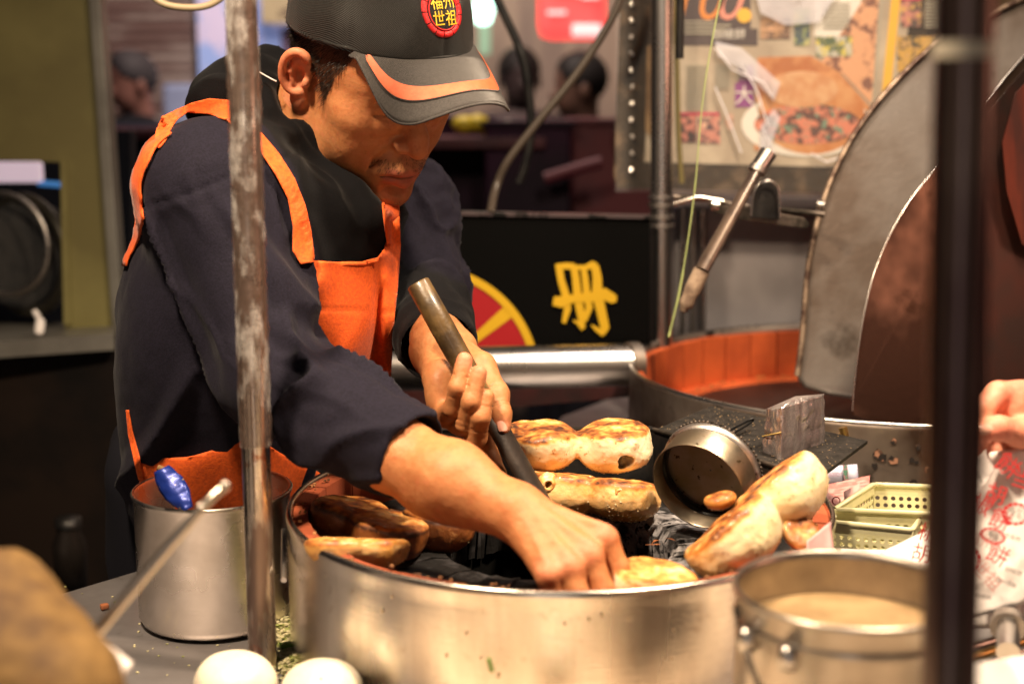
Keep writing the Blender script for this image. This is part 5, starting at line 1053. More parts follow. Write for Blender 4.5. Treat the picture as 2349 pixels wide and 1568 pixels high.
# hair strands, eyebrows and the thin moustache
def strands(name, sel, dirf, n, length, r, seed, m=None, jit=.35):
    me = hd_o.data; nv = len(me.vertices); co = np.empty(nv * 3, f32); me.vertices.foreach_get('co', co); co = co.reshape(-1, 3); nn = np.empty(nv * 3, f32); me.vertices.foreach_get('normal', nn); nn = nn.reshape(-1, 3)
    L_ = (co - HT) @ HR / HS; w_ = np.clip(sel(L_), 0, 1); rg = np.random.RandomState(seed); ix_ = rg.choice(nv, n, p=w_ / w_.sum()); mb = MB()
    for i in ix_:
        p = co[i] + rg.normal(size=3) * .0009; d0 = HR @ np.asarray(dirf(L_[i]), float); d0 = d0 / np.linalg.norm(d0) + rg.normal(size=3) * jit * .5; d0 /= np.linalg.norm(d0); nr = nn[i]
        L0 = length * rg.uniform(.6, 1.2); a = p - nr * .0005; b = p + d0 * L0 * .5 + nr * L0 * .28; c = p + d0 * L0 + nr * L0 * .26; s = np.cross(d0, nr); s /= np.linalg.norm(s) + 1e-9
        mb.add([a + s * r, a - s * r, b + s * r * .8, b - s * r * .8, c], [(0, 1, 3, 2), (2, 3, 4)])
    o = mb.out(name, m or M['hair'], man, smooth=False); o['kind'] = 'stuff'; return o
strands('hair', lambda v: hair_mask(v) * (v[:, 2] < .075), lambda p: (0, -.25 if p[1] > .015 else -.6, -1), 9000, .011, .00022, 1)
strands('moustache', lambda v: sstep(.0085, .004, np.abs(v[:, 2] + .050 + np.abs(v[:, 0]) * .28)) * (np.abs(v[:, 0]) < .031) * (v[:, 1] > .081), lambda p: (np.sign(p[0]) * .6, .05, -1), 380, .0045, .00015, 2)
strands('eyebrow', lambda v: sstep(.006, .003, np.abs(v[:, 2] - .0335)) * (np.abs(v[:, 0]) > .012) * (np.abs(v[:, 0]) < .040) * (v[:, 1] > .05), lambda p: (np.sign(p[0]), -.2, .15), 260, .007, .00018, 3)
strands('chin_stubble', lambda v: sstep(-.085, -.096, v[:, 2]) * (v[:, 1] > .06) * (np.abs(v[:, 0]) < .02), lambda p: (0, .2, -1), 90, .003, .00013, 4)

# --- cap
M['cap'] = mat('black_cap_mesh', (.008, .0075, .007), .6, 0, col2=(.015, .014, .013), nscale=600, lo=.45, hi=.55, bump=.5, wave=330, sheen=.25)
M['brim'] = mat('charcoal_brim_cloth', (.045, .041, .039), .65, 0, col2=(.062, .056, .053), nscale=500, bump=.5, wave=420, sheen=.2)
M['stripe'] = mat('orange_cap_stripe', (.52, .105, .035), .6, 0, col2=(.45, .085, .025), nscale=100, bump=.2, bscale=300)
M['badge_red'] = mat('red_embroidery', (.62, .012, .015), .5, 0, bump=.6, bscale=600, bstretch=(1, .2, 1)); M['badge_yel'] = mat('yellow_embroidery', (.80, .52, .03), .5, bump=.5, bscale=500)
CA, CB, CZ, CY0 = .094, .118, .052, .003; CAPH = .112; ppow = 2.35
TILT = math.radians(15)
def capx(p):
    p = np.asarray(p, float); q = p.copy(); q[..., 1] = p[..., 1] * math.cos(TILT) - (p[..., 2]) * math.sin(TILT); q[..., 2] = p[..., 1] * math.sin(TILT) + p[..., 2] * math.cos(TILT)
    return hx(q + np.array([0, CY0, CZ]))
def crown(th, t):
    """th azimuth from the front, t 0 at the hem and 1 at the button"""
    r = (1 - t ** ppow) ** (1 / ppow); front = 1 + .03 * math.cos(th) * (1 - t)
    seam = 1 - .010 * math.exp(-((((th + math.pi / 6) % (math.pi / 3)) - math.pi / 6) / .035) ** 2) * (t > .02)
    return np.array([CA * r * math.sin(th) * seam, CB * r * math.cos(th) * front * seam, CAPH * t])
cap_root = None
v = []; nth, nt = 180, 44
for j in range(nt + 1):
    t = 1 - (1 - j / nt) ** 1.5
    for i in range(nth): v.append(crown(2 * math.pi * i / nth, min(t, .9999)))
v = np.array(v); nz_ = fbm(v, 22, 2, 4)[:, None] * .0022; v = v * (1 + nz_ * np.array([10, 10, 5])* .9)
f = [(j * nth + i, j * nth + (i + 1) % nth, (j + 1) * nth + (i + 1) % nth, (j + 1) * nth + i) for j in range(nt) for i in range(nth)]
cp = mesh('cap', capx(v), f, M['cap'], man); md = cp.modifiers.new('thickness', 'SOLIDIFY'); md.thickness = .0018; md.offset = -1
hem = []
for i in range(0, 181): hem.append(capx(crown(2 * math.pi * i / 180, 0.004) * np.array([1.006, 1.006, 1]) + np.array([0, 0, .003])))
tube('hem_band', hem, .0016, M['cap'], cp, n=8, cap=False)
for k in range(6):
    th = k * math.pi / 3; tube('seam', [capx(crown(th, t) * 1.002) for t in np.linspace(.03, .97, 22)], .0006, mat('seam_thread', (.05, .05, .048), .6) if k == 0 else bpy.data.materials['seam_thread'], cp, n=6)
# brim
def brim_plan(k, s):
    """k 0 at the crown hem .. 1 at the outer edge, s -1..1 across"""
    ph = s * math.radians(56); inner = np.array([CA * math.sin(ph), CB * 1.03 * math.cos(ph)])
    a = s * math.pi / 2; cc = abs(math.cos(a)) ** .72; outer = np.array([.096 * math.sin(a) * (1 - .05 * cc) * (1 - .17 * abs(math.sin(a)) ** 10), .062 + (.190 - .062) * cc])
    return inner * (1 - k) + outer * k
def brim_pt(k, s, dz=0):
    p = brim_plan(k, s); e = np.linalg.norm(brim_plan(1, s) - brim_plan(0, s)) * k; return np.array([p[0], p[1], .002 + dz - e * .30 - 2.0 * e * e - 7.0 * p[0] ** 2 * min(1, e / .06)])
def brim_patch(name, k0, k1, m, parent, dz, s0=-1, s1=1, nk=8, ns=90, th=None, clip=None):
    v = []
    for j in range(nk + 1):
        for i in range(ns + 1):
            s = s0 + (s1 - s0) * i / ns; v.append(brim_pt(k0 + (k1 - k0) * j / nk, s, dz))
    f = [(j * (ns + 1) + i, j * (ns + 1) + i + 1, (j + 1) * (ns + 1) + i + 1, (j + 1) * (ns + 1) + i) for j in range(nk) for i in range(ns)]
    o = mesh(name, capx(np.array(v)), f, m, parent)
    if th: md = o.modifiers.new('thickness', 'SOLIDIFY'); md.thickness = th; md.offset = 0
    return o
bm_ = brim_patch('brim', -.05, 1, M['brim'], man, 0, nk=16, th=.0028)
def stripe_pt(w, s, dz):
    """w metres inside the outer edge, measured in plan"""
    Ls = np.linalg.norm(brim_plan(1, s) - brim_plan(0, s)); k = 1 - w / max(Ls, 1e-4); p = brim_pt(k, s); n = np.cross(brim_pt(k, s + .01) - p, brim_pt(k + .01, s) - p); n /= np.linalg.norm(n) + 1e-9; n = n if n[2] > 0 else -n; return p + n * dz
for nm, w0, w1, mm, dz in (('brim_stripe', .0160, .0285, M['stripe'], .0023), ('brim_piping', .0148, .0162, M['cap'], .0026)):
    v = []; ss = np.linspace(-.80, .88, 90)
    for s in ss:
        for w_ in (w0, w0 * .6 + w1 * .4, w1): v.append(stripe_pt(w_, s, dz if w_ not in (w0, w1) else dz - .0004))
    f = [(3 * i + j, 3 * i + j + 1, 3 * i + j + 4, 3 * i + j + 3) for i in range(len(ss) - 1) for j in range(2)]
    # keep only the part in front of the crown hem
    V_ = np.array(v); keep = [(V_[q, 0] / CA) ** 2 + (V_[q, 1] / (CB * 1.02)) ** 2 > .985 for q in range(len(V_))]; f = [q for q in f if all(keep[z] for z in q)]
    mesh(nm, capx(V_), f, mm, bm_)
tube('brim_edge', [capx(brim_pt(1.0, s)) for s in np.linspace(-1, 1, 80)], .0017, M['brim'], bm_, n=8)
# embroidered badge on the front panel
def crown_uv(u, vv, off=.0022):
    """u metres to his right, vv metres above the hem on the front panel"""
    t = vv / CAPH; r = (1 - t ** ppow) ** (1 / ppow); th = math.asin(max(-1, min(1, u / (CA * r)))); p = crown(th, t); n = np.array([p[0] / CA ** 2, p[1] / CB ** 2, .35 * t / CAPH]); n /= np.linalg.norm(n); return capx(p + n * off)
BU, BV, BR = -.002, .050, .0262
bdg = None
disc = [crown_uv(BU + BR * .72 * math.cos(a), BV + BR * .72 * math.sin(a), .0016) for a in np.linspace(0, 2 * math.pi, 33)[:-1]]
bdg = mesh('badge', disc + [crown_uv(BU, BV, .0018)], [(i, (i + 1) % 32, 32) for i in range(32)], M['cap'], man)
for k in range(13):
    a0, a1 = 2 * math.pi * (k + .04) / 13, 2 * math.pi * (k + .94) / 13; v = []
    for r_b, o_ in ((1.0, .0014), (.96, .003), (.80, .0032), (.76, .0014)):
        for a in np.linspace(a0, a1, 6): v.append(crown_uv(BU + BR * r_b * math.cos(a), BV + BR * r_b * math.sin(a), o_))
    mesh('badge_segment', v, [(j * 6 + i, j * 6 + i + 1, (j + 1) * 6 + i + 1, (j + 1) * 6 + i) for j in range(3) for i in range(5)], M['badge_red'], bdg)
rg_ = [crown_uv(BU + BR * .70 * math.cos(a), BV + BR * .70 * math.sin(a), .0022) for a in np.linspace(0, 2 * math.pi, 40)]
tube('badge_ring', rg_, .0007, M['badge_red'], bdg, n=6, cap=False)
for k, chh in enumerate('福州世祖'):
    v, f = text_geo(chh, 1); cx_, cy_ = (-.0078 if k % 2 == 0 else .0078), (.0085 if k < 2 else -.0080)
    # his right is to the left of someone reading the badge
    for off_, ex in ((.0028, 0), (.0031, .00018)):
        P_ = [crown_uv(BU - (cx_ + a * .0155) + ex, BV + cy_ + b * .0165 + ex, off_) for a, b in v]; mesh('badge_character', P_, f, M['badge_yel'], bdg, smooth=False)

# --- clothes and arms. joints given as points in space
J = dict(S1=D(482, 440, 1.515), E1=D(632, 876, 1.465), K1=D(925, 1032, 1.365), W1=D(1178, 1168, 1.292),
         S2=D(915, 480, 1.80), E2=D(955, 660, 1.76), K2=D(1000, 785, 1.62), W2=D(1012, 812, 1.565))
ub = J['S2'] - J['S1']; ub[2] = 0; ub /= np.linalg.norm(ub); fb = np.cross([0, 0, 1], ub); fb = fb / np.linalg.norm(fb)
if fb[1] > 0: fb = -fb
lean = math.radians(16); ax_up = np.array([0, 0, 1.]) * math.cos(lean) + fb * math.sin(lean); ax_f = np.cross(ub, ax_up); ax_f = ax_f if ax_f @ fb > 0 else -ax_f
RB = np.stack([ub, ax_f, ax_up], 1)
def torso(P):
    d = s_ell(P, D(650, 650, 1.675), (.185, .118, .190), RB)
    d = smin(d, s_ell(P, D(562, 800, 1.665), (.165, .130, .21), RB), .06)
    d = smin(d, s_ell(P, D(560, 1090, 1.72), (.150, .112, .17), RB), .06)
    d = smin(d, s_cap(P, D(482, 420, 1.55), D(585, 415, 1.67), .068, .054), .045)
    d = smin(d, s_cap(P, D(700, 365, 1.72), D(885, 450, 1.80), .062, .062), .05)
    return d
def sleeve1(P): return chain(P, [D(470, 440, 1.525), J['S1'] + np.array([.012, 0, -.03]), J['E1'], D(770, 957, 1.415), J['K1']], [.074, .066, .0545, .0515, .0475], .03)
def sleeve2(P): return chain(P, [D(880, 470, 1.80), J['S2'], J['E2'], J['K2']], [.066, .066, .058, .0470], .03)
cuffdir = (J['K1'] - J['E1']); cuffdir /= np.linalg.norm(cuffdir); cd2 = (J['K2'] - J['E2']); cd2 /= np.linalg.norm(cd2)
def fold(v, dirv, sc, st=.22, seed=0):
    """ridged noise drawn out along dirv"""
    dirv = np.asarray(dirv, float); dirv /= np.linalg.norm(dirv); q = v - np.outer(v @ dirv, dirv) * (1 - st); n = vn(q, sc, seed) + .25 * vn(q, sc * 2.3, seed + 7); return np.clip(1 - np.abs(n) * 2.3, 0, 1) ** 1.5 * 2 - .6
def hoodie(P):
    c1_, c2_ = cuffdir.astype(f32), cd2.astype(f32); k1, k2 = J['K1'].astype(f32), J['K2'].astype(f32)
    d = smin(torso(P), smax(sleeve1(P), (P - k1) @ c1_ - .014, .006), .034); d = smin(d, smax(sleeve2(P), (P - k2) @ c2_ - .018, .006), .022)
    # hood bunched behind the neck and the standing collar
    hood = uni([s_ell(P, D(560, 232, 1.70), (.075, .06, .05), RB), chain(P, [D(505, 225, 1.66), D(575, 190, 1.71), D(640, 165, 1.78)], [.030, .034, .03], .02)], .03)
    d = smin(d, hood, .02)
    d = smin(d, chain(P, [D(640, 170, 1.78), D(610, 205, 1.66), D(598, 335, 1.585), D(646, 440, 1.565), D(728, 505, 1.575), D(840, 510, 1.61)], [.020, .021, .020, .020, .020, .019], .012), .012)
    # open cuffs and the neck hole
    d = smax(d, -s_cap(P, k1 + cuffdir * .002, k1 + cuffdir * .08, .0385), .004); d = smax(d, -s_cap(P, k2 + cd2 * .006, k2 + cd2 * .09, .0395), .004)
    d = smax(d, -s_cap(P, hx(np.array([0, -.02, -.03])), hx(NK), .068, .068), .006)
    d = smax(d, -chain(P, [D(745, 200, 1.58), D(765, 280, 1.56), D(846, 382, 1.555)], [.050, .056, .049], .01), .008)
    q = (P - HT.astype(f32)) @ HR.astype(f32); hs = uni([s_ell(q, (0, 0, .04), (.085, .105, .09)), s_ell(q, (0, .045, -.03), (.072, .062, .078)), s_ell(q, (0, .075, -.09), (.04, .04, .035)), s_cap(q, (-.075, -.01, 0), (.09, -.01, 0), .034)], .02); d = smax(d, -(hs - .006), .008)
    return d
def hoodie_disp(v, n):
    px, py = None, None
    a1 = sstep(.13, .05, np.abs(s_cap(v.astype(f32), J['S1'], J['E1'], .06))); o = np.zeros(len(v))
    t1 = np.clip(((v - J['E1']) @ cuffdir) / np.linalg.norm(J['K1'] - J['E1']), -.6, 1.3)
    d1 = s_cap(v.astype(f32), J['E1'], J['K1'], .055); near1 = sstep(.03, .01, np.abs(d1)) * sstep(-.35, -.05, t1)
    up = J['E1'] - J['S1']; up /= np.linalg.norm(up); t0 = ((v - J['S1']) @ up) / np.linalg.norm(J['E1'] - J['S1'])
    d0 = s_cap(v.astype(f32), J['S1'], J['E1'], .065); near0 = sstep(.05, .0, np.abs(d0)) * sstep(-.05, .1, t0) * (1 - near1)
    # long drag folds running down the upper arm, cross folds towards the cuff
    o += near0 * (.0085 * fold(v, up + .35 * ub, 15, .2, 3) + .0025 * fold(v, up - .2 * ub, 24, .25, 4)) * .9
    ring_ = np.sin(t1 * 30 + 3.2 * fbm(v, 16, 2, 8)); cuf = sstep(.03, .10, np.linalg.norm(v - J['K1'], axis=1)) * .75 + .25; o += near1 * cuf * (.0016 * ring_ * sstep(.25, .9, t1) + .0075 * fold(v, cuffdir * .8 + np.array([0, .2, .35]), 17, .3, 6) + .001 * fold(v, cuffdir, 30, .3, 16))
    d2 = s_cap(v.astype(f32), J['S2'], J['E2'], .06); d3 = s_cap(v.astype(f32), J['E2'], J['K2'], .055); n2 = sstep(.03, .01, np.minimum(np.abs(d2), np.abs(d3)))
    o += n2 * (sstep(.03, .09, np.linalg.norm(v - J['K2'], axis=1)) * .8 + .2) * (.0048 * fold(v, np.cross(cd2, Fv) , 22, .35, 9) + .0010 * fold(v, np.cross(cd2, Fv), 40, .3, 19))
    tor = (1 - near0) * (1 - near1) * (1 - n2)
    o += tor * (.0060 * fold(v, ax_up + .5 * ax_f, 9, .3, 21) + .0016 * fbm(v, 30, 3, 22))
    # collar rolls
    nk = sstep(.11, .07, np.linalg.norm(v - hx(NK * .8), axis=1)); o += nk * .0022 * np.sin(np.linalg.norm(v - HT, axis=1) * 330 + 2 * fbm(v, 20, 2, 5))
    # armhole seam: a sunk line round the shoulder
    sp = (v - np.asarray(D(452, 470, 1.50))) @ (up * .35 + ub * -.94 + 0); 
    sd = np.abs((v - J['S1']) @ up * .92 + (v - J['S1']) @ ub * .25 + .005 - .010 * np.sin(((v - J['S1']) @ ax_f) * 30)); o -= .0022 * sstep(.0035, .0008, sd) * sstep(.05, .02, np.abs(d0)) * (1 - near1)
    return o - .001
hmin = np.min([D(240, 1350, 1.45), D(240, 120, 1.9), D(1120, 1350, 1.3), J['K1']], 0) - .02; hmax = np.max([D(240, 120, 1.9), D(1120, 160, 1.95), D(1100, 1350, 1.9), D(1120, 500, 1.95)], 0) + .02
hmin[2] = .93; hmax[2] = 1.50
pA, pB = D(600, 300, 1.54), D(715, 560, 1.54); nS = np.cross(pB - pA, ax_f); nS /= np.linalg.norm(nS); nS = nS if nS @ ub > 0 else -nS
def hoodie_col(v):     # navy fleece, near black over the chest, collar and hood front
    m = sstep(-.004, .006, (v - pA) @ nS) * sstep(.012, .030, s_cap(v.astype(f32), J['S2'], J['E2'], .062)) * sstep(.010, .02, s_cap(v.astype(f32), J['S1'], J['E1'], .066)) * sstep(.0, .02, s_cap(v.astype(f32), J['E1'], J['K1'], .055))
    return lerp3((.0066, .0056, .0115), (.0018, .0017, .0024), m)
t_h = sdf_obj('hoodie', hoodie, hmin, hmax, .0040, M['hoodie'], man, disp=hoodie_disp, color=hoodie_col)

# bare forearm with the near hand, one continuous skin
Wn = J['W1']; kn = [D(1386, 1236, 1.272), D(1352, 1276, 1.252), D(1306, 1305, 1.240), D(1258, 1322, 1.236)]
def arm1(P):
    d = chain(P, [D(820, 990, 1.388), D(905, 1040, 1.367), D(1040, 1100, 1.325), Wn], [.028, .034, .033, .0225], .02)
    d = smin(d, s_cap(P, D(980, 1130, 1.345), D(1110, 1180, 1.305), .022, .012), .02)
    palm = uni([s_cap(P, Wn + (k - Wn) * .05, k, r0, r1) for k, r0, r1 in zip(kn, (.019, .020, .020, .018), (.0125, .0128, .0120, .0108))], .012); d = smin(d, palm, .014)
    d = smin(d, s_cap(P, Wn + np.array([.01, .01, -.012]), D(1300, 1290, 1.275), .022, .016), .015)
    for k in kn: d = smin(d, s_ell(P, k + np.array([0, -.002, .004]), (.0105, .0105, .0090)), .006)      # knuckles
    for k, r in zip(kn, (.0036, .0034, .0032, .003)): d = smin(d, s_cap(P, Wn * .72 + k * .28 + np.array([0, -.006, .0165]), k + np.array([0, -.003, .0115]), r * .7, r), .006)   # tendons
    fs_ = [([kn[0], D(1418, 1300, 1.268), D(1408, 1372, 1.262), D(1388, 1415, 1.262)], (.0120, .0098, .0088, .0075)),
           ([kn[1], D(1384, 1352, 1.244), D(1370, 1425, 1.244), D(1352, 1465, 1.246)], (.0120, .0100, .0090, .0078)),
           ([kn[2], D(1330, 1372, 1.232), D(1318, 1440, 1.236), D(1306, 1480, 1.24)], (.0115, .0096, .0086, .0074)),
           ([kn[3], D(1278, 1380, 1.236), D(1270, 1440, 1.24), D(1262, 1475, 1.245)], (.0102, .0086, .0076, .0066))]
    for pts_, rs_ in fs_: d = smin(d, chain(P, pts_, rs_, .003), .0045)
    d = smin(d, chain(P, [D(1225, 1190, 1.315), D(1300, 1255, 1.335), D(1352, 1320, 1.325), D(1376, 1372, 1.305)], [.018, .0135, .0115, .0095], .005), .010)
    return d
def arm_disp(v, n):
    o = fbm(v, 45, 3, 3) * .0009 + fbm(v, 190, 2, 5) * .00022
    for a, b in ((D(1140, 1130, 1.29), D(1310, 1230, 1.255)), (D(1200, 1170, 1.28), D(1290, 1275, 1.24)), (D(1060, 1085, 1.31), D(1190, 1150, 1.27))):   # veins
        ab = b - a; t = np.clip((v - a) @ ab / (ab @ ab), 0, 1); w_ = np.linalg.norm(v - a - t[:, None] * ab + .004 * np.sin(t * 9)[:, None] * Rv, axis=1); o += .0013 * np.exp(-(w_ / .0035) ** 2) * (t > 0) * (t < 1)
    return o
def arm_col(v):
    c = np.tile(SKIN * np.array([1.04, 1.0, 1.0]), (len(v), 1)); n1 = fbm(v, 40, 3, 7); n2 = fbm(v, 130, 3, 9)
    def bl(c, t, to): t = np.clip(t, 0, 1)[:, None]; return c * (1 - t) + np.asarray(to) * t
    c = bl(c, .4 * n1 + .05, SKIN_D); c = bl(c, .9 * (n2 - .34), (.60, .14, .08))
    for k in kn: c = bl(c, .55 * sstep(.020, .004, np.linalg.norm(v - k - [0, -.004, .010], axis=1)), (.66, .24, .15))
    return c
lo_ = np.min([D(620, 900, 1.5), D(860, 1500, 1.2), D(1430, 1510, 1.2), D(620, 1200, 1.2)], 0) - .02; hi_ = np.max([J['E1'], D(1440, 1100, 1.4), D(1000, 950, 1.45)], 0) + .05
sdf_obj('forearm_and_hand', arm1, lo_, hi_, .0020, M['skin'], man, disp=arm_disp, color=arm_col)

# far hand gripping the poker: palm, three curled fingers, the index behind and the thumb laid along the shaft
W2 = J['W2']
pk_a, pk_b = D(958, 648, 1.485), D(1232, 1140, 1.480)
def hand2(P):
    d = chain(P, [J['K2'] + np.array([0, .03, .01]), D(1003, 805, 1.575), D(1022, 865, 1.525)], [.033, .0285, .0235], .012)
    d = smin(d, s_cap(P, D(998, 760, 1.60), D(1050, 800, 1.57), .024, .022), .015)
    d = smin(d, uni([s_cap(P, D(1015, 868, 1.515), D(1022, 948, 1.500), .0195, .0150), s_cap(P, D(1045, 862, 1.528), D(1062, 965, 1.512), .018, .0155), s_cap(P, D(1068, 852, 1.53), D(1100, 975, 1.512), .017, .0145)], .012), .012)
    d = smin(d, s_ell(P, D(1005, 900, 1.502), (.0125, .012, .022)), .010)                               # heel of the hand
    fs_ = [([D(1022, 948, 1.500), D(1040, 936, 1.462), D(1050, 888, 1.447), D(1066, 826, 1.452)], (.0120, .0102, .0094, .0085)),
           ([D(1056, 972, 1.508), D(1070, 972, 1.462), D(1081, 920, 1.444), D(1098, 856, 1.448)], (.0125, .0106, .0098, .0086)),
           ([D(1084, 985, 1.510), D(1092, 1004, 1.466), D(1102, 956, 1.448), D(1115, 910, 1.451)], (.0125, .0110, .0102, .0088)),
           ([D(1105, 975, 1.515), D(1116, 1018, 1.512), D(1128, 1052, 1.508), D(1146, 1086, 1.500)], (.0120, .0100, .0090, .0078))]
    g = None
    for pts_, rs_ in fs_: e = chain(P, pts_, rs_, .004); g = e if g is None else smin(g, e, .0006)
    d = smin(d, g, .005)
    th = chain(P, [D(1052, 812, 1.55), D(1102, 842, 1.518), D(1138, 905, 1.492), D(1146, 950, 1.480), D(1150, 978, 1.476)], [.0190, .0160, .0132, .0118, .0095], .007)
    d = smin(d, th, .009)
    return d
def crease(v, pts, n, w_=.0009, dep=.0009, per=.0026):
    o = 0
    for p, ax_ in pts:
        q = v - p; t = q @ ax_; rr_ = np.linalg.norm(q - np.outer(t, ax_), axis=1); o = o - dep * (rr_ < .016) * np.exp(-(((np.abs(t) + .0003) / w_)) ** 2)
    return o
def dirn(a, b): q = np.asarray(b) - np.asarray(a); return q / np.linalg.norm(q)
cr = []
for a, b, ts in ((D(1036, 968, 1.46), D(1066, 828, 1.456), (.08, .42, .5, .78)), (D(1070, 986, 1.46), D(1096, 856, 1.452), (.08, .40, .5, .8)), (D(1096, 1000, 1.46), D(1112, 908, 1.455), (.15, .45, .6, .82)), (D(1120, 870, 1.50), D(1150, 975, 1.476), (.25, .32, .62, .68))):
    for t in ts: cr.append((a * (1 - t) + b * t, dirn(a, b)))
def hand2_col(v):
    c = np.tile(SKIN * .92, (len(v), 1)); n1 = fbm(v, 60, 3, 17)
    def bl(c, t, to): t = np.clip(t, 0, 1)[:, None]; return c * (1 - t) + np.asarray(to) * t
    c = bl(c, .5 * n1 + .12, SKIN_D * .9); c = bl(c, .5 * (fbm(v, 150, 3, 3) - .2), (.16, .07, .03))
    for p in (D(1066, 824, 1.45), D(1098, 850, 1.45), D(1150, 982, 1.47)): c = bl(c, .6 * sstep(.016, .004, np.linalg.norm(v - p, axis=1)), (.70, .26, .17))
    for p, a in cr: q = v - p; t = np.abs(q @ a); r = np.linalg.norm(q, axis=1); c = bl(c, .5 * np.exp(-(t / .0011) ** 2) * (r < .014), (.20, .07, .03))
    return c
lo_ = np.min([D(890, 720, 1.66), D(900, 1110, 1.42), D(1190, 1110, 1.42)], 0) - .02; hi_ = np.max([D(890, 720, 1.68), D(1200, 720, 1.68)], 0) + .02; lo_[1] = D(1050, 1000, 1.42)[1] - .03
sdf_obj('gripping_hand', hand2, lo_, hi_, .0014, M['skin'], man, disp=lambda v, n: fbm(v, 70, 3, 3) * .0006 + crease(v, cr, n), color=hand2_col)
def nail(c, ax_, nrm, w_, l_, parent=man):
    ax_ = ax_ / np.linalg.norm(ax_); nrm = nrm - ax_ * (nrm @ ax_); nrm /= np.linalg.norm(nrm); sd = np.cross(ax_, nrm); v = []; n = 6
    for j in range(n + 1):
        for i in range(n + 1):
            s, t = i / n * 2 - 1, j / n * 2 - 1; wj = w_ * math.sqrt(max(0, 1 - .35 * t ** 4)); v.append(c + sd * s * wj + ax_ * t * l_ - nrm * (s * s * w_ * .45 + .15 * t * t * l_ * .4))
    o = mesh('fingernail', v, [(j * (n + 1) + i, j * (n + 1) + i + 1, (j + 1) * (n + 1) + i + 1, (j + 1) * (n + 1) + i) for j in range(n) for i in range(n)], M['nail'], parent); return o
nail(D(1067, 822, 1.4463), D(1072, 800, 1.456) - D(1062, 840, 1.456), -Fv + .25 * Rv, .0046, .0050)
nail(D(1154, 974, 1.4655), D(1152, 990, 1.476) - D(1146, 950, 1.480), -Fv + .35 * Rv, .0052, .0062)

# --- apron, draped from the front onto the hoodie surface
def bvh_of(o):
    me = o.data; return BVHTree.FromPolygons([v_.co[:] for v_ in me.vertices], [tuple(p.vertices) for p in me.polygons])
HB = bvh_of(t_h)
def drape(name, poly, m, parent, off=.004, step=5, th=.0016, fallback=None, disp=None, hem=True, smooth_it=3):
    P_ = np.array(poly, float); x0, y0 = P_.min(0); x1, y1 = P_.max(0)
    # triangulate outline + interior grid
    from mathutils.geometry import delaunay_2d_cdt
    bd_ = []
    for i in range(len(P_)):
        a, b = P_[i], P_[(i + 1) % len(P_)]; k = max(1, int(np.linalg.norm(b - a) / step)); bd_ += [a + (b - a) * j / k for j in range(k)]
    nb_ = len(bd_); pts = list(bd_)
    def inside(q):
        c = False; j = len(P_) - 1
        for i in range(len(P_)):
            if (P_[i][1] > q[1]) != (P_[j][1] > q[1]) and q[0] < (P_[j][0] - P_[i][0]) * (q[1] - P_[i][1]) / (P_[j][1] - P_[i][1]) + P_[i][0]: c = not c
            j = i
        return c
    for yy in np.arange(y0 + step / 2, y1, step):
        for xx in np.arange(x0 + step / 2, x1, step):
            if inside((xx, yy)): pts.append(np.array([xx, yy]))
    V2, E_, F_, *_ = delaunay_2d_cdt([Vector(p) for p in pts], [(i, (i + 1) % nb_) for i in range(nb_)], [], 1, 1e-6)
    V2 = np.array([v_[:] for v_ in V2]); dep = np.full(len(V2), np.nan)
    for i, (xx, yy) in enumerate(V2):
        r_ = ray(xx, yy); hit = HB.ray_cast(Vector(Cv), Vector(r_))
        if hit[0] is not None:
            dd = (np.array(hit[0]) - Cv) @ Fv; g_ = fallback(xx, yy) if fallback is not None else None
            dep[i] = dd if (g_ is None or abs(dd - g_) < .09) else np.nan
    bad = np.isnan(dep)
    nbr = [[] for _ in V2]
    for fc in F_:
        for a in range(3): nbr[fc[a]].append(fc[(a + 1) % 3]); nbr[fc[a]].append(fc[(a + 2) % 3])
    if bad.any():
        if fallback is not None and bad.all(): dep = np.array([fallback(*q) for q in V2])
        else:
            good = np.where(~bad)[0]
            for i in np.where(bad)[0]: dep[i] = dep[good[np.argmin(((V2[good] - V2[i]) ** 2).sum(1))]]
    dmin = dep.copy()
    for it in range(smooth_it * 4):
        dep = np.array([.4 * dep[i] + .6 * np.mean(dep[nbr[i]]) for i in range(len(V2))])
    dep = np.minimum(dep, dmin + .0005) if smooth_it < 4 else dep
    vv = np.array([D(q[0], q[1], dd - off) for q, dd in zip(V2, dep)])
    if disp is not None: vv = vv - Fv * disp(V2, vv)[:, None]
    o = mesh(name, vv, [tuple(q) for q in F_], m, parent); md = o.modifiers.new('thickness', 'SOLIDIFY'); md.thickness = th; md.offset = 0
    return o
ap = None
bib = [(690, 740), (714, 650), (717, 604), (724, 598), (770, 601), (830, 600), (868, 590), (882, 570), (888, 520), (916, 496), (919, 560), (912, 660), (902, 760), (896, 872), (870, 900), (780, 860), (700, 780)]
def bibfold(V2, vv):
    x, y = V2[:, 0], V2[:, 1]; o = .012 * np.exp(-((x - (893 - (y - 600) * .03)) / 16) ** 2) * sstep(560, 640, y) - .010 * np.exp(-((x - (868 - (y - 600) * .05)) / 10) ** 2) * sstep(600, 700, y) - .003 * np.exp(-((y - 712 - .02 * (x - 800)) / 3.0) ** 2)
    o += .005 * np.sin((x - .5 * (y - 600)) / 34.) * sstep(620, 800, y) + .004 * np.exp(-((x - 745) / 14) ** 2) * sstep(760, 640, y); return o
ap = drape('apron_bib', bib, M['apron'], man, off=.016, step=7, fallback=lambda x, y: 1.60, disp=bibfold, smooth_it=6)

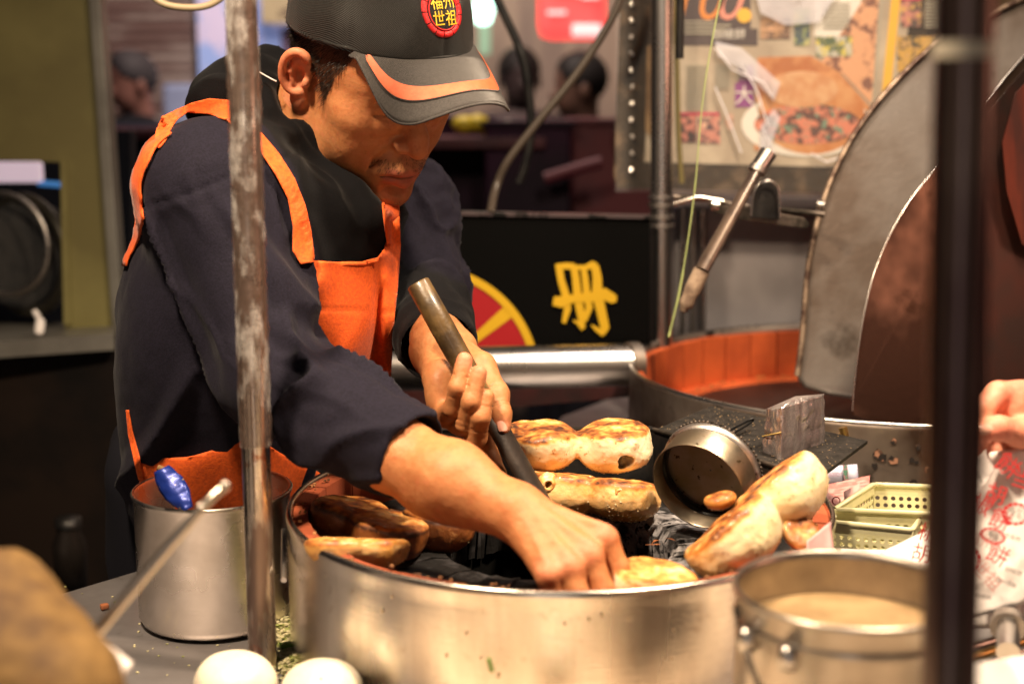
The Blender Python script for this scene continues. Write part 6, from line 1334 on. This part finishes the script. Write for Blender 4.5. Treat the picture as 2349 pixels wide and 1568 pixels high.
drape('bib_hem', [(722, 597), (770, 601), (830, 600), (868, 590), (869, 599), (830, 609), (770, 610), (722, 606)], M['apron'], man, off=.0178, step=6, fallback=lambda x, y: 1.60, smooth_it=6)
drape('apron_strap', [(560, 285), (600, 305), (640, 352), (676, 410), (700, 470), (714, 530), (722, 600), (690, 606), (672, 575), (672, 520), (660, 455), (632, 400), (596, 345), (550, 318)], M['apron'], man, off=.009, step=6, fallback=lambda x, y: 1.54)
drape('apron_strap', [(874, 430), (914, 430), (918, 560), (888, 560), (880, 500)], M['apron'], man, off=.006, step=6, fallback=lambda x, y: 1.66)
# shoulder strap over the back and down the silhouette
drape('shoulder_strap', [(372, 268), (400, 254), (440, 236), (480, 226), (560, 232), (560, 318), (520, 276), (480, 262), (430, 258), (408, 274), (392, 296), (380, 322), (366, 340), (350, 336), (358, 300), (368, 276)], M['apron'], man, off=.004, step=6, fallback=lambda x, y: 1.56)
def ribbon(name, pts, depths, widths, m, parent, th=.0016):
    P_ = spline([D(x, y, d) for (x, y), d in zip(pts, depths)], 8); Wd = np.interp(np.linspace(0, 1, len(P_)), np.linspace(0, 1, len(widths)), widths); v = []
    for i, p in enumerate(P_):
        t = P_[min(i + 1, len(P_) - 1)] - P_[max(i - 1, 0)]; t /= np.linalg.norm(t); s = np.cross(t, Fv); s /= np.linalg.norm(s); s = s * .55 + Fv * .83
        v += [p - s * Wd[i] / 2, p + s * Wd[i] / 2]
    o = mesh(name, v, [(2 * i, 2 * i + 2, 2 * i + 3, 2 * i + 1) for i in range(len(P_) - 1)], m, parent); md = o.modifiers.new('thickness', 'SOLIDIFY'); md.thickness = th; return o
def silhouette_x(y, x0=180, x1=700):
    for x in np.arange(x0, x1, 2.):
        h_ = HB.ray_cast(Vector(Cv), Vector(ray(x, y)))
        if h_[0] is not None: return x, float((np.array(h_[0]) - Cv) @ Fv)
    return None
def edge_strap(name, y0, y1, w0, w1, n=26):
    v = []; k = 0
    for y in np.linspace(y0, y1, n):
        r_ = silhouette_x(y)
        if r_ is None: continue
        w_ = w0 + (w1 - w0) * (y - y0) / (y1 - y0); xs, dp = r_; wob = 1.5 * math.sin(y * .07)
        for t in (-.30, 0, .35, .7, 1.0):
            x_ = xs + w_ * t; hh = HB.ray_cast(Vector(Cv), Vector(ray(x_, y))); dd = float((np.array(hh[0]) - Cv) @ Fv) if (t > 0 and hh[0] is not None) else dp + (.012 if t < 0 else 0); v.append(D(x_ + wob, y, dd - .007))
        k += 1
    o = mesh(name, v, [(5 * i + j, 5 * i + j + 1, 5 * i + j + 6, 5 * i + j + 5) for i in range(k - 1) for j in range(4)], M['apron'], man); md = o.modifiers.new('thickness', 'SOLIDIFY'); md.thickness = .0018
edge_strap('back_strap', 306, 610, 24, 8)
drape('side_edge', [(289, 940), (295, 940), (304, 990), (318, 1040), (332, 1100), (318, 1100), (306, 1050), (294, 995)], M['apron'], man, off=.006, step=5, fallback=lambda x, y: 1.64)
waist = [(322, 1046), (380, 1050), (440, 1046), (500, 1028), (550, 1006), (610, 1016), (660, 1048), (720, 1078), (760, 1100), (760, 1230), (330, 1320), (318, 1120)]
drape('apron_skirt', waist, M['apron'], man, off=.005, step=9, fallback=lambda x, y: 1.64, smooth_it=6, disp=lambda V2, vv: .004 * np.sin(V2[:, 0] / 30.))
# jersey shirt hem and trousers
def legs(P): return uni([s_cap(P, D(425, 1090, 1.78), D(425, 1090, 1.78) + np.array([-.02, .05, -.62]), .100, .07), s_cap(P, D(530, 1080, 1.80), D(530, 1080, 1.80) + np.array([.02, .10, -.62]), .105, .07)], .03)
l0 = D(425, 1090, 1.78)
sdf_obj('trousers', legs, l0 + np.array([-.2, -.2, -.75]), l0 + np.array([.34, .38, .16]), .008, mat('dark_trousers', (.008, .008, .013), .85, 0), man, disp=lambda v, n: .004 * fold(v, (0, 0, 1), 9, .3, 2))
lowv = [D(270, 1120, 1.60), D(300, 1330, 1.60)]
v, f = None, None
for sx_ in (-1, 1):
    p = l0 + np.array([-.02 + (.05 if sx_ < 0 else .14), .05, -.62]); sh_ = uni
# shoes on the ground
for dx, dy in ((-.02, .02), (.12, .08)):
    c = np.array([l0[0] + dx, l0[1] + dy, .05])
    sdf_obj('shoe', lambda P, c=c: smax(smin(s_ell(P, c + fb * .06, (.05, .05, .055)), s_cap(P, c, c + np.array([0, 0, .12]), .052), .03), -(P[:, 2] - .004), .003), c - .16, c + .22, .008, M['black_steel'], man)
    tube('trouser_leg', [c + np.array([0, 0, .08]), np.array([c[0], c[1], max(.35, l0[2] - .6)])], [.058, .072], bpy.data.materials['dark_trousers'], man, n=20)
# label thread at the collar
tube('collar_thread', spline([D(596, 166, 1.62), D(606, 172, 1.61), D(622, 181, 1.60), D(634, 187, 1.60)], 4), .0009, M['paper'], man, n=6)

# --- poker
pok = thing('poker', pk_a, 'worn wooden handled iron poker held upright in the vendor left hand', 'poker')
dk = pk_b - pk_a; q1_ = pk_a + dk * .62
tube('handle', [pk_a, pk_a + dk * .006, pk_a + dk * .2, pk_a + dk * .4, q1_], [.0108, .0125, .0130, .0126, .0120], mat('oiled_brown_handle', (.10, .058, .018), .42, 0, col2=(.035, .02, .008), nscale=26, stretch=(1, 1, 1), lo=.4, hi=.62, bump=.5, bscale=60, coat=.3, col3=(.28, .19, .07), n3=20, lo3=.64, hi3=.8), pok, n=24)
tube('iron_blade', [pk_a + dk * .58, pk_a + dk * .66, pk_b, pk_b + dk * .35], [.010, .0168, .0176, .018], mat('black_iron', (.022, .018, .017), .5, .5, col2=(.04, .03, .025), nscale=30, bump=.4, bscale=70), pok, n=24, squash=.55)

# ---------------------------------------------------------------- customer hand at the right edge
cu_ = thing('person', D(2420, 960, 1.30) * np.array([1, 1, 0]), 'customer whose bare hand pinches the paper bag at the right edge', 'person')
def chand(P):
    d = chain(P, [D(2620, 985, 1.42), D(2460, 968, 1.36), D(2400, 955, 1.335)], [.036, .030, .026], .015)
    d = smin(d, uni([s_cap(P, D(2400, 950, 1.335), D(2340, 915, 1.315), .021, .016), s_cap(P, D(2400, 965, 1.33), D(2318, 935, 1.31), .021, .015)], .012), .012)
    g = [([D(2345, 905, 1.315), D(2290, 903, 1.305), D(2252, 940, 1.295), D(2256, 1000, 1.290)], (.0135, .0115, .0105, .0090)),
         ([D(2335, 930, 1.325), D(2275, 925, 1.318), D(2246, 965, 1.305), D(2252, 1025, 1.298)], (.0125, .0110, .0098, .0085)),
         ([D(2350, 945, 1.335), D(2300, 950, 1.332), D(2285, 985, 1.322), D(2282, 1035, 1.312)], (.012, .0105, .0095, .008)),
         ([D(2370, 960, 1.34), D(2330, 975, 1.338), D(2318, 1005, 1.33), D(2310, 1035, 1.322)], (.011, .0095, .0085, .0075))]
    for pts_, rs_ in g: d = smin(d, chain(P, pts_, rs_, .004), .004)
    d = smin(d, chain(P, [D(2410, 990, 1.315), D(2340, 992, 1.285), D(2290, 982, 1.272), D(2258, 990, 1.268)], [.0185, .0130, .0108, .0088], .006), .007)
    return d
lo_ = np.min([D(2225, 1060, 1.24), D(2225, 860, 1.42)], 0) - .02; hi_ = np.max([D(2640, 1070, 1.45), D(2640, 860, 1.45)], 0) + .04; lo_[2] -= .02; lo_[0] -= .02
lo_ = np.minimum(lo_, D(2225, 1100, 1.22) - .01)
crs = [(D(2300, 984, 1.272), dirn(D(2340, 992, 1.285), D(2258, 990, 1.268))), (D(2312, 986, 1.275), dirn(D(2340, 992, 1.285), D(2258, 990, 1.268)))]
sdf_obj('hand', chand, lo_, hi_, .0018, M['skin'], cu_, disp=lambda v, n: fbm(v, 70, 3, 3) * .0006 + crease(v, crs, n), color=lambda v: lerp3((.72, .33, .21), (.68, .22, .15), np.clip(fbm(v, 40, 3, 2) + .35, 0, 1)))
nail(D(2266, 984, 1.2588), D(2250, 988, 1.268) - D(2300, 984, 1.272), -Fv + .2 * Uv, .0048, .0062, cu_)
tube('jacket_sleeve', [D(2520, 975, 1.385), D(2700, 1000, 1.45), D(2950, 1100, 1.5)], [.046, .055, .07], mat('dark_jacket', (.03, .028, .03), .8), cu_, n=24)

# ---------------------------------------------------------------- far people
def far_person(lab, x, y, d, s=1., face=(0, -1, 0), skin=(.42, .22, .15), coat=(.012, .012, .016), hat=None):
    """x,y: middle of the head"""
    h = D(x, y, d); t = thing('person', (h[0], h[1], 0), lab, 'person'); fc = np.array(face, float); fc /= np.linalg.norm(fc); lat = np.cross(fc, [0, 0, 1.])
    def body(P):
        b = uni([s_cap(P, h + [0, 0, -.20] + lat * .15, h + [0, 0, -.20] - lat * .15, .075), s_cap(P, h + [0, 0, -.28], h + [0, 0, -.62], .155, .15)], .07)
        for s_ in (1, -1): b = smin(b, chain(P, [h + lat * .18 * s_ + [0, 0, -.22], h + lat * .22 * s_ + [0, 0, -.48] + fc * .03, h + lat * .15 * s_ + [0, 0, -.60] + fc * .2], [.058, .048, .04], .02), .03)
        return b
    sdf_obj('coat', body, h - [.4, .4, .85], h + [.4, .4, -.05], .013, mat('far_coat', coat, .85), t, disp=lambda v, n: .006 * fbm(v, 14, 2, 3))
    R_ = np.stack([lat, fc, [0, 0, 1.]], 1)
    def hd(P):
        q = (P - h.astype(f32)) @ R_.astype(f32); e = uni([s_ell(q, (0, -.01, .03), (.075, .092, .09)), s_ell(q, (0, .02, -.03), (.058, .062, .078)), s_ell(q, (0, .09, -.025), (.012, .016, .018)), s_cap(q, (0, -.02, -.05), (0, -.03, -.16), .052)], .02)
        for s_ in (1, -1): e = smin(e, s_ell(q, (s_ * .078, 0, -.005), (.008, .018, .03)), .005); e = smax(e, -s_ell(q, (s_ * .03, .092, .015), (.016, .012, .010)), .01)
        return e
    sdf_obj('head', hd, h - [.12, .13, .22], h + [.12, .13, .14], .0075, mat('far_skin', skin, .5), t)
    def hr(P):
        q = (P - h.astype(f32)) @ R_.astype(f32); e = s_ell(q, (0, -.012, .040), (.084, .100, .094)); return smax(smax(e, -(q[:, 2] - .0 + .5 * np.clip(q[:, 1], -.05, .2) * -1 - .0), .01), q[:, 1] - .075 + 0 * q[:, 2], .02)
    sdf_obj('hair' if not hat else 'cap', hr, h - [.12, .13, .12], h + [.12, .13, .15], .0075, mat('far_hair', hat or (.012, .01, .01), .6), t)
    lb_ = chain
    def lg(P): return uni([s_cap(P, h + lat * .08 * s_ + [0, 0, -.62], np.array([h[0], h[1], .10]) + lat * .09 * s_, .085, .06) for s_ in (1, -1)], .02)
    sdf_obj('legs', lg, np.array([h[0] - .25, h[1] - .2, 0]), np.array([h[0] + .25, h[1] + .2, h[2] - .5]), .02, mat('far_trousers', (.012, .012, .018), .85), t)
    return t
far_person('seated far customer in a dark jacket and grey cap behind the olive wall frame', 300, 195, 5.4, face=(-.7, -.7, -.1), hat=(.045, .04, .045), skin=(.22, .10, .08))
far_person('far person with dark hair beside the black cable', 1192, 185, 5.6, face=(.2, -1, 0), coat=(.05, .035, .035), skin=(.03, .02, .02))
far_person('far person in dark clothes left of the poster sleeve, face turned aside', 1325, 205, 5.0, face=(-1, -.3, 0), coat=(.01, .018, .022), skin=(.10, .05, .035))
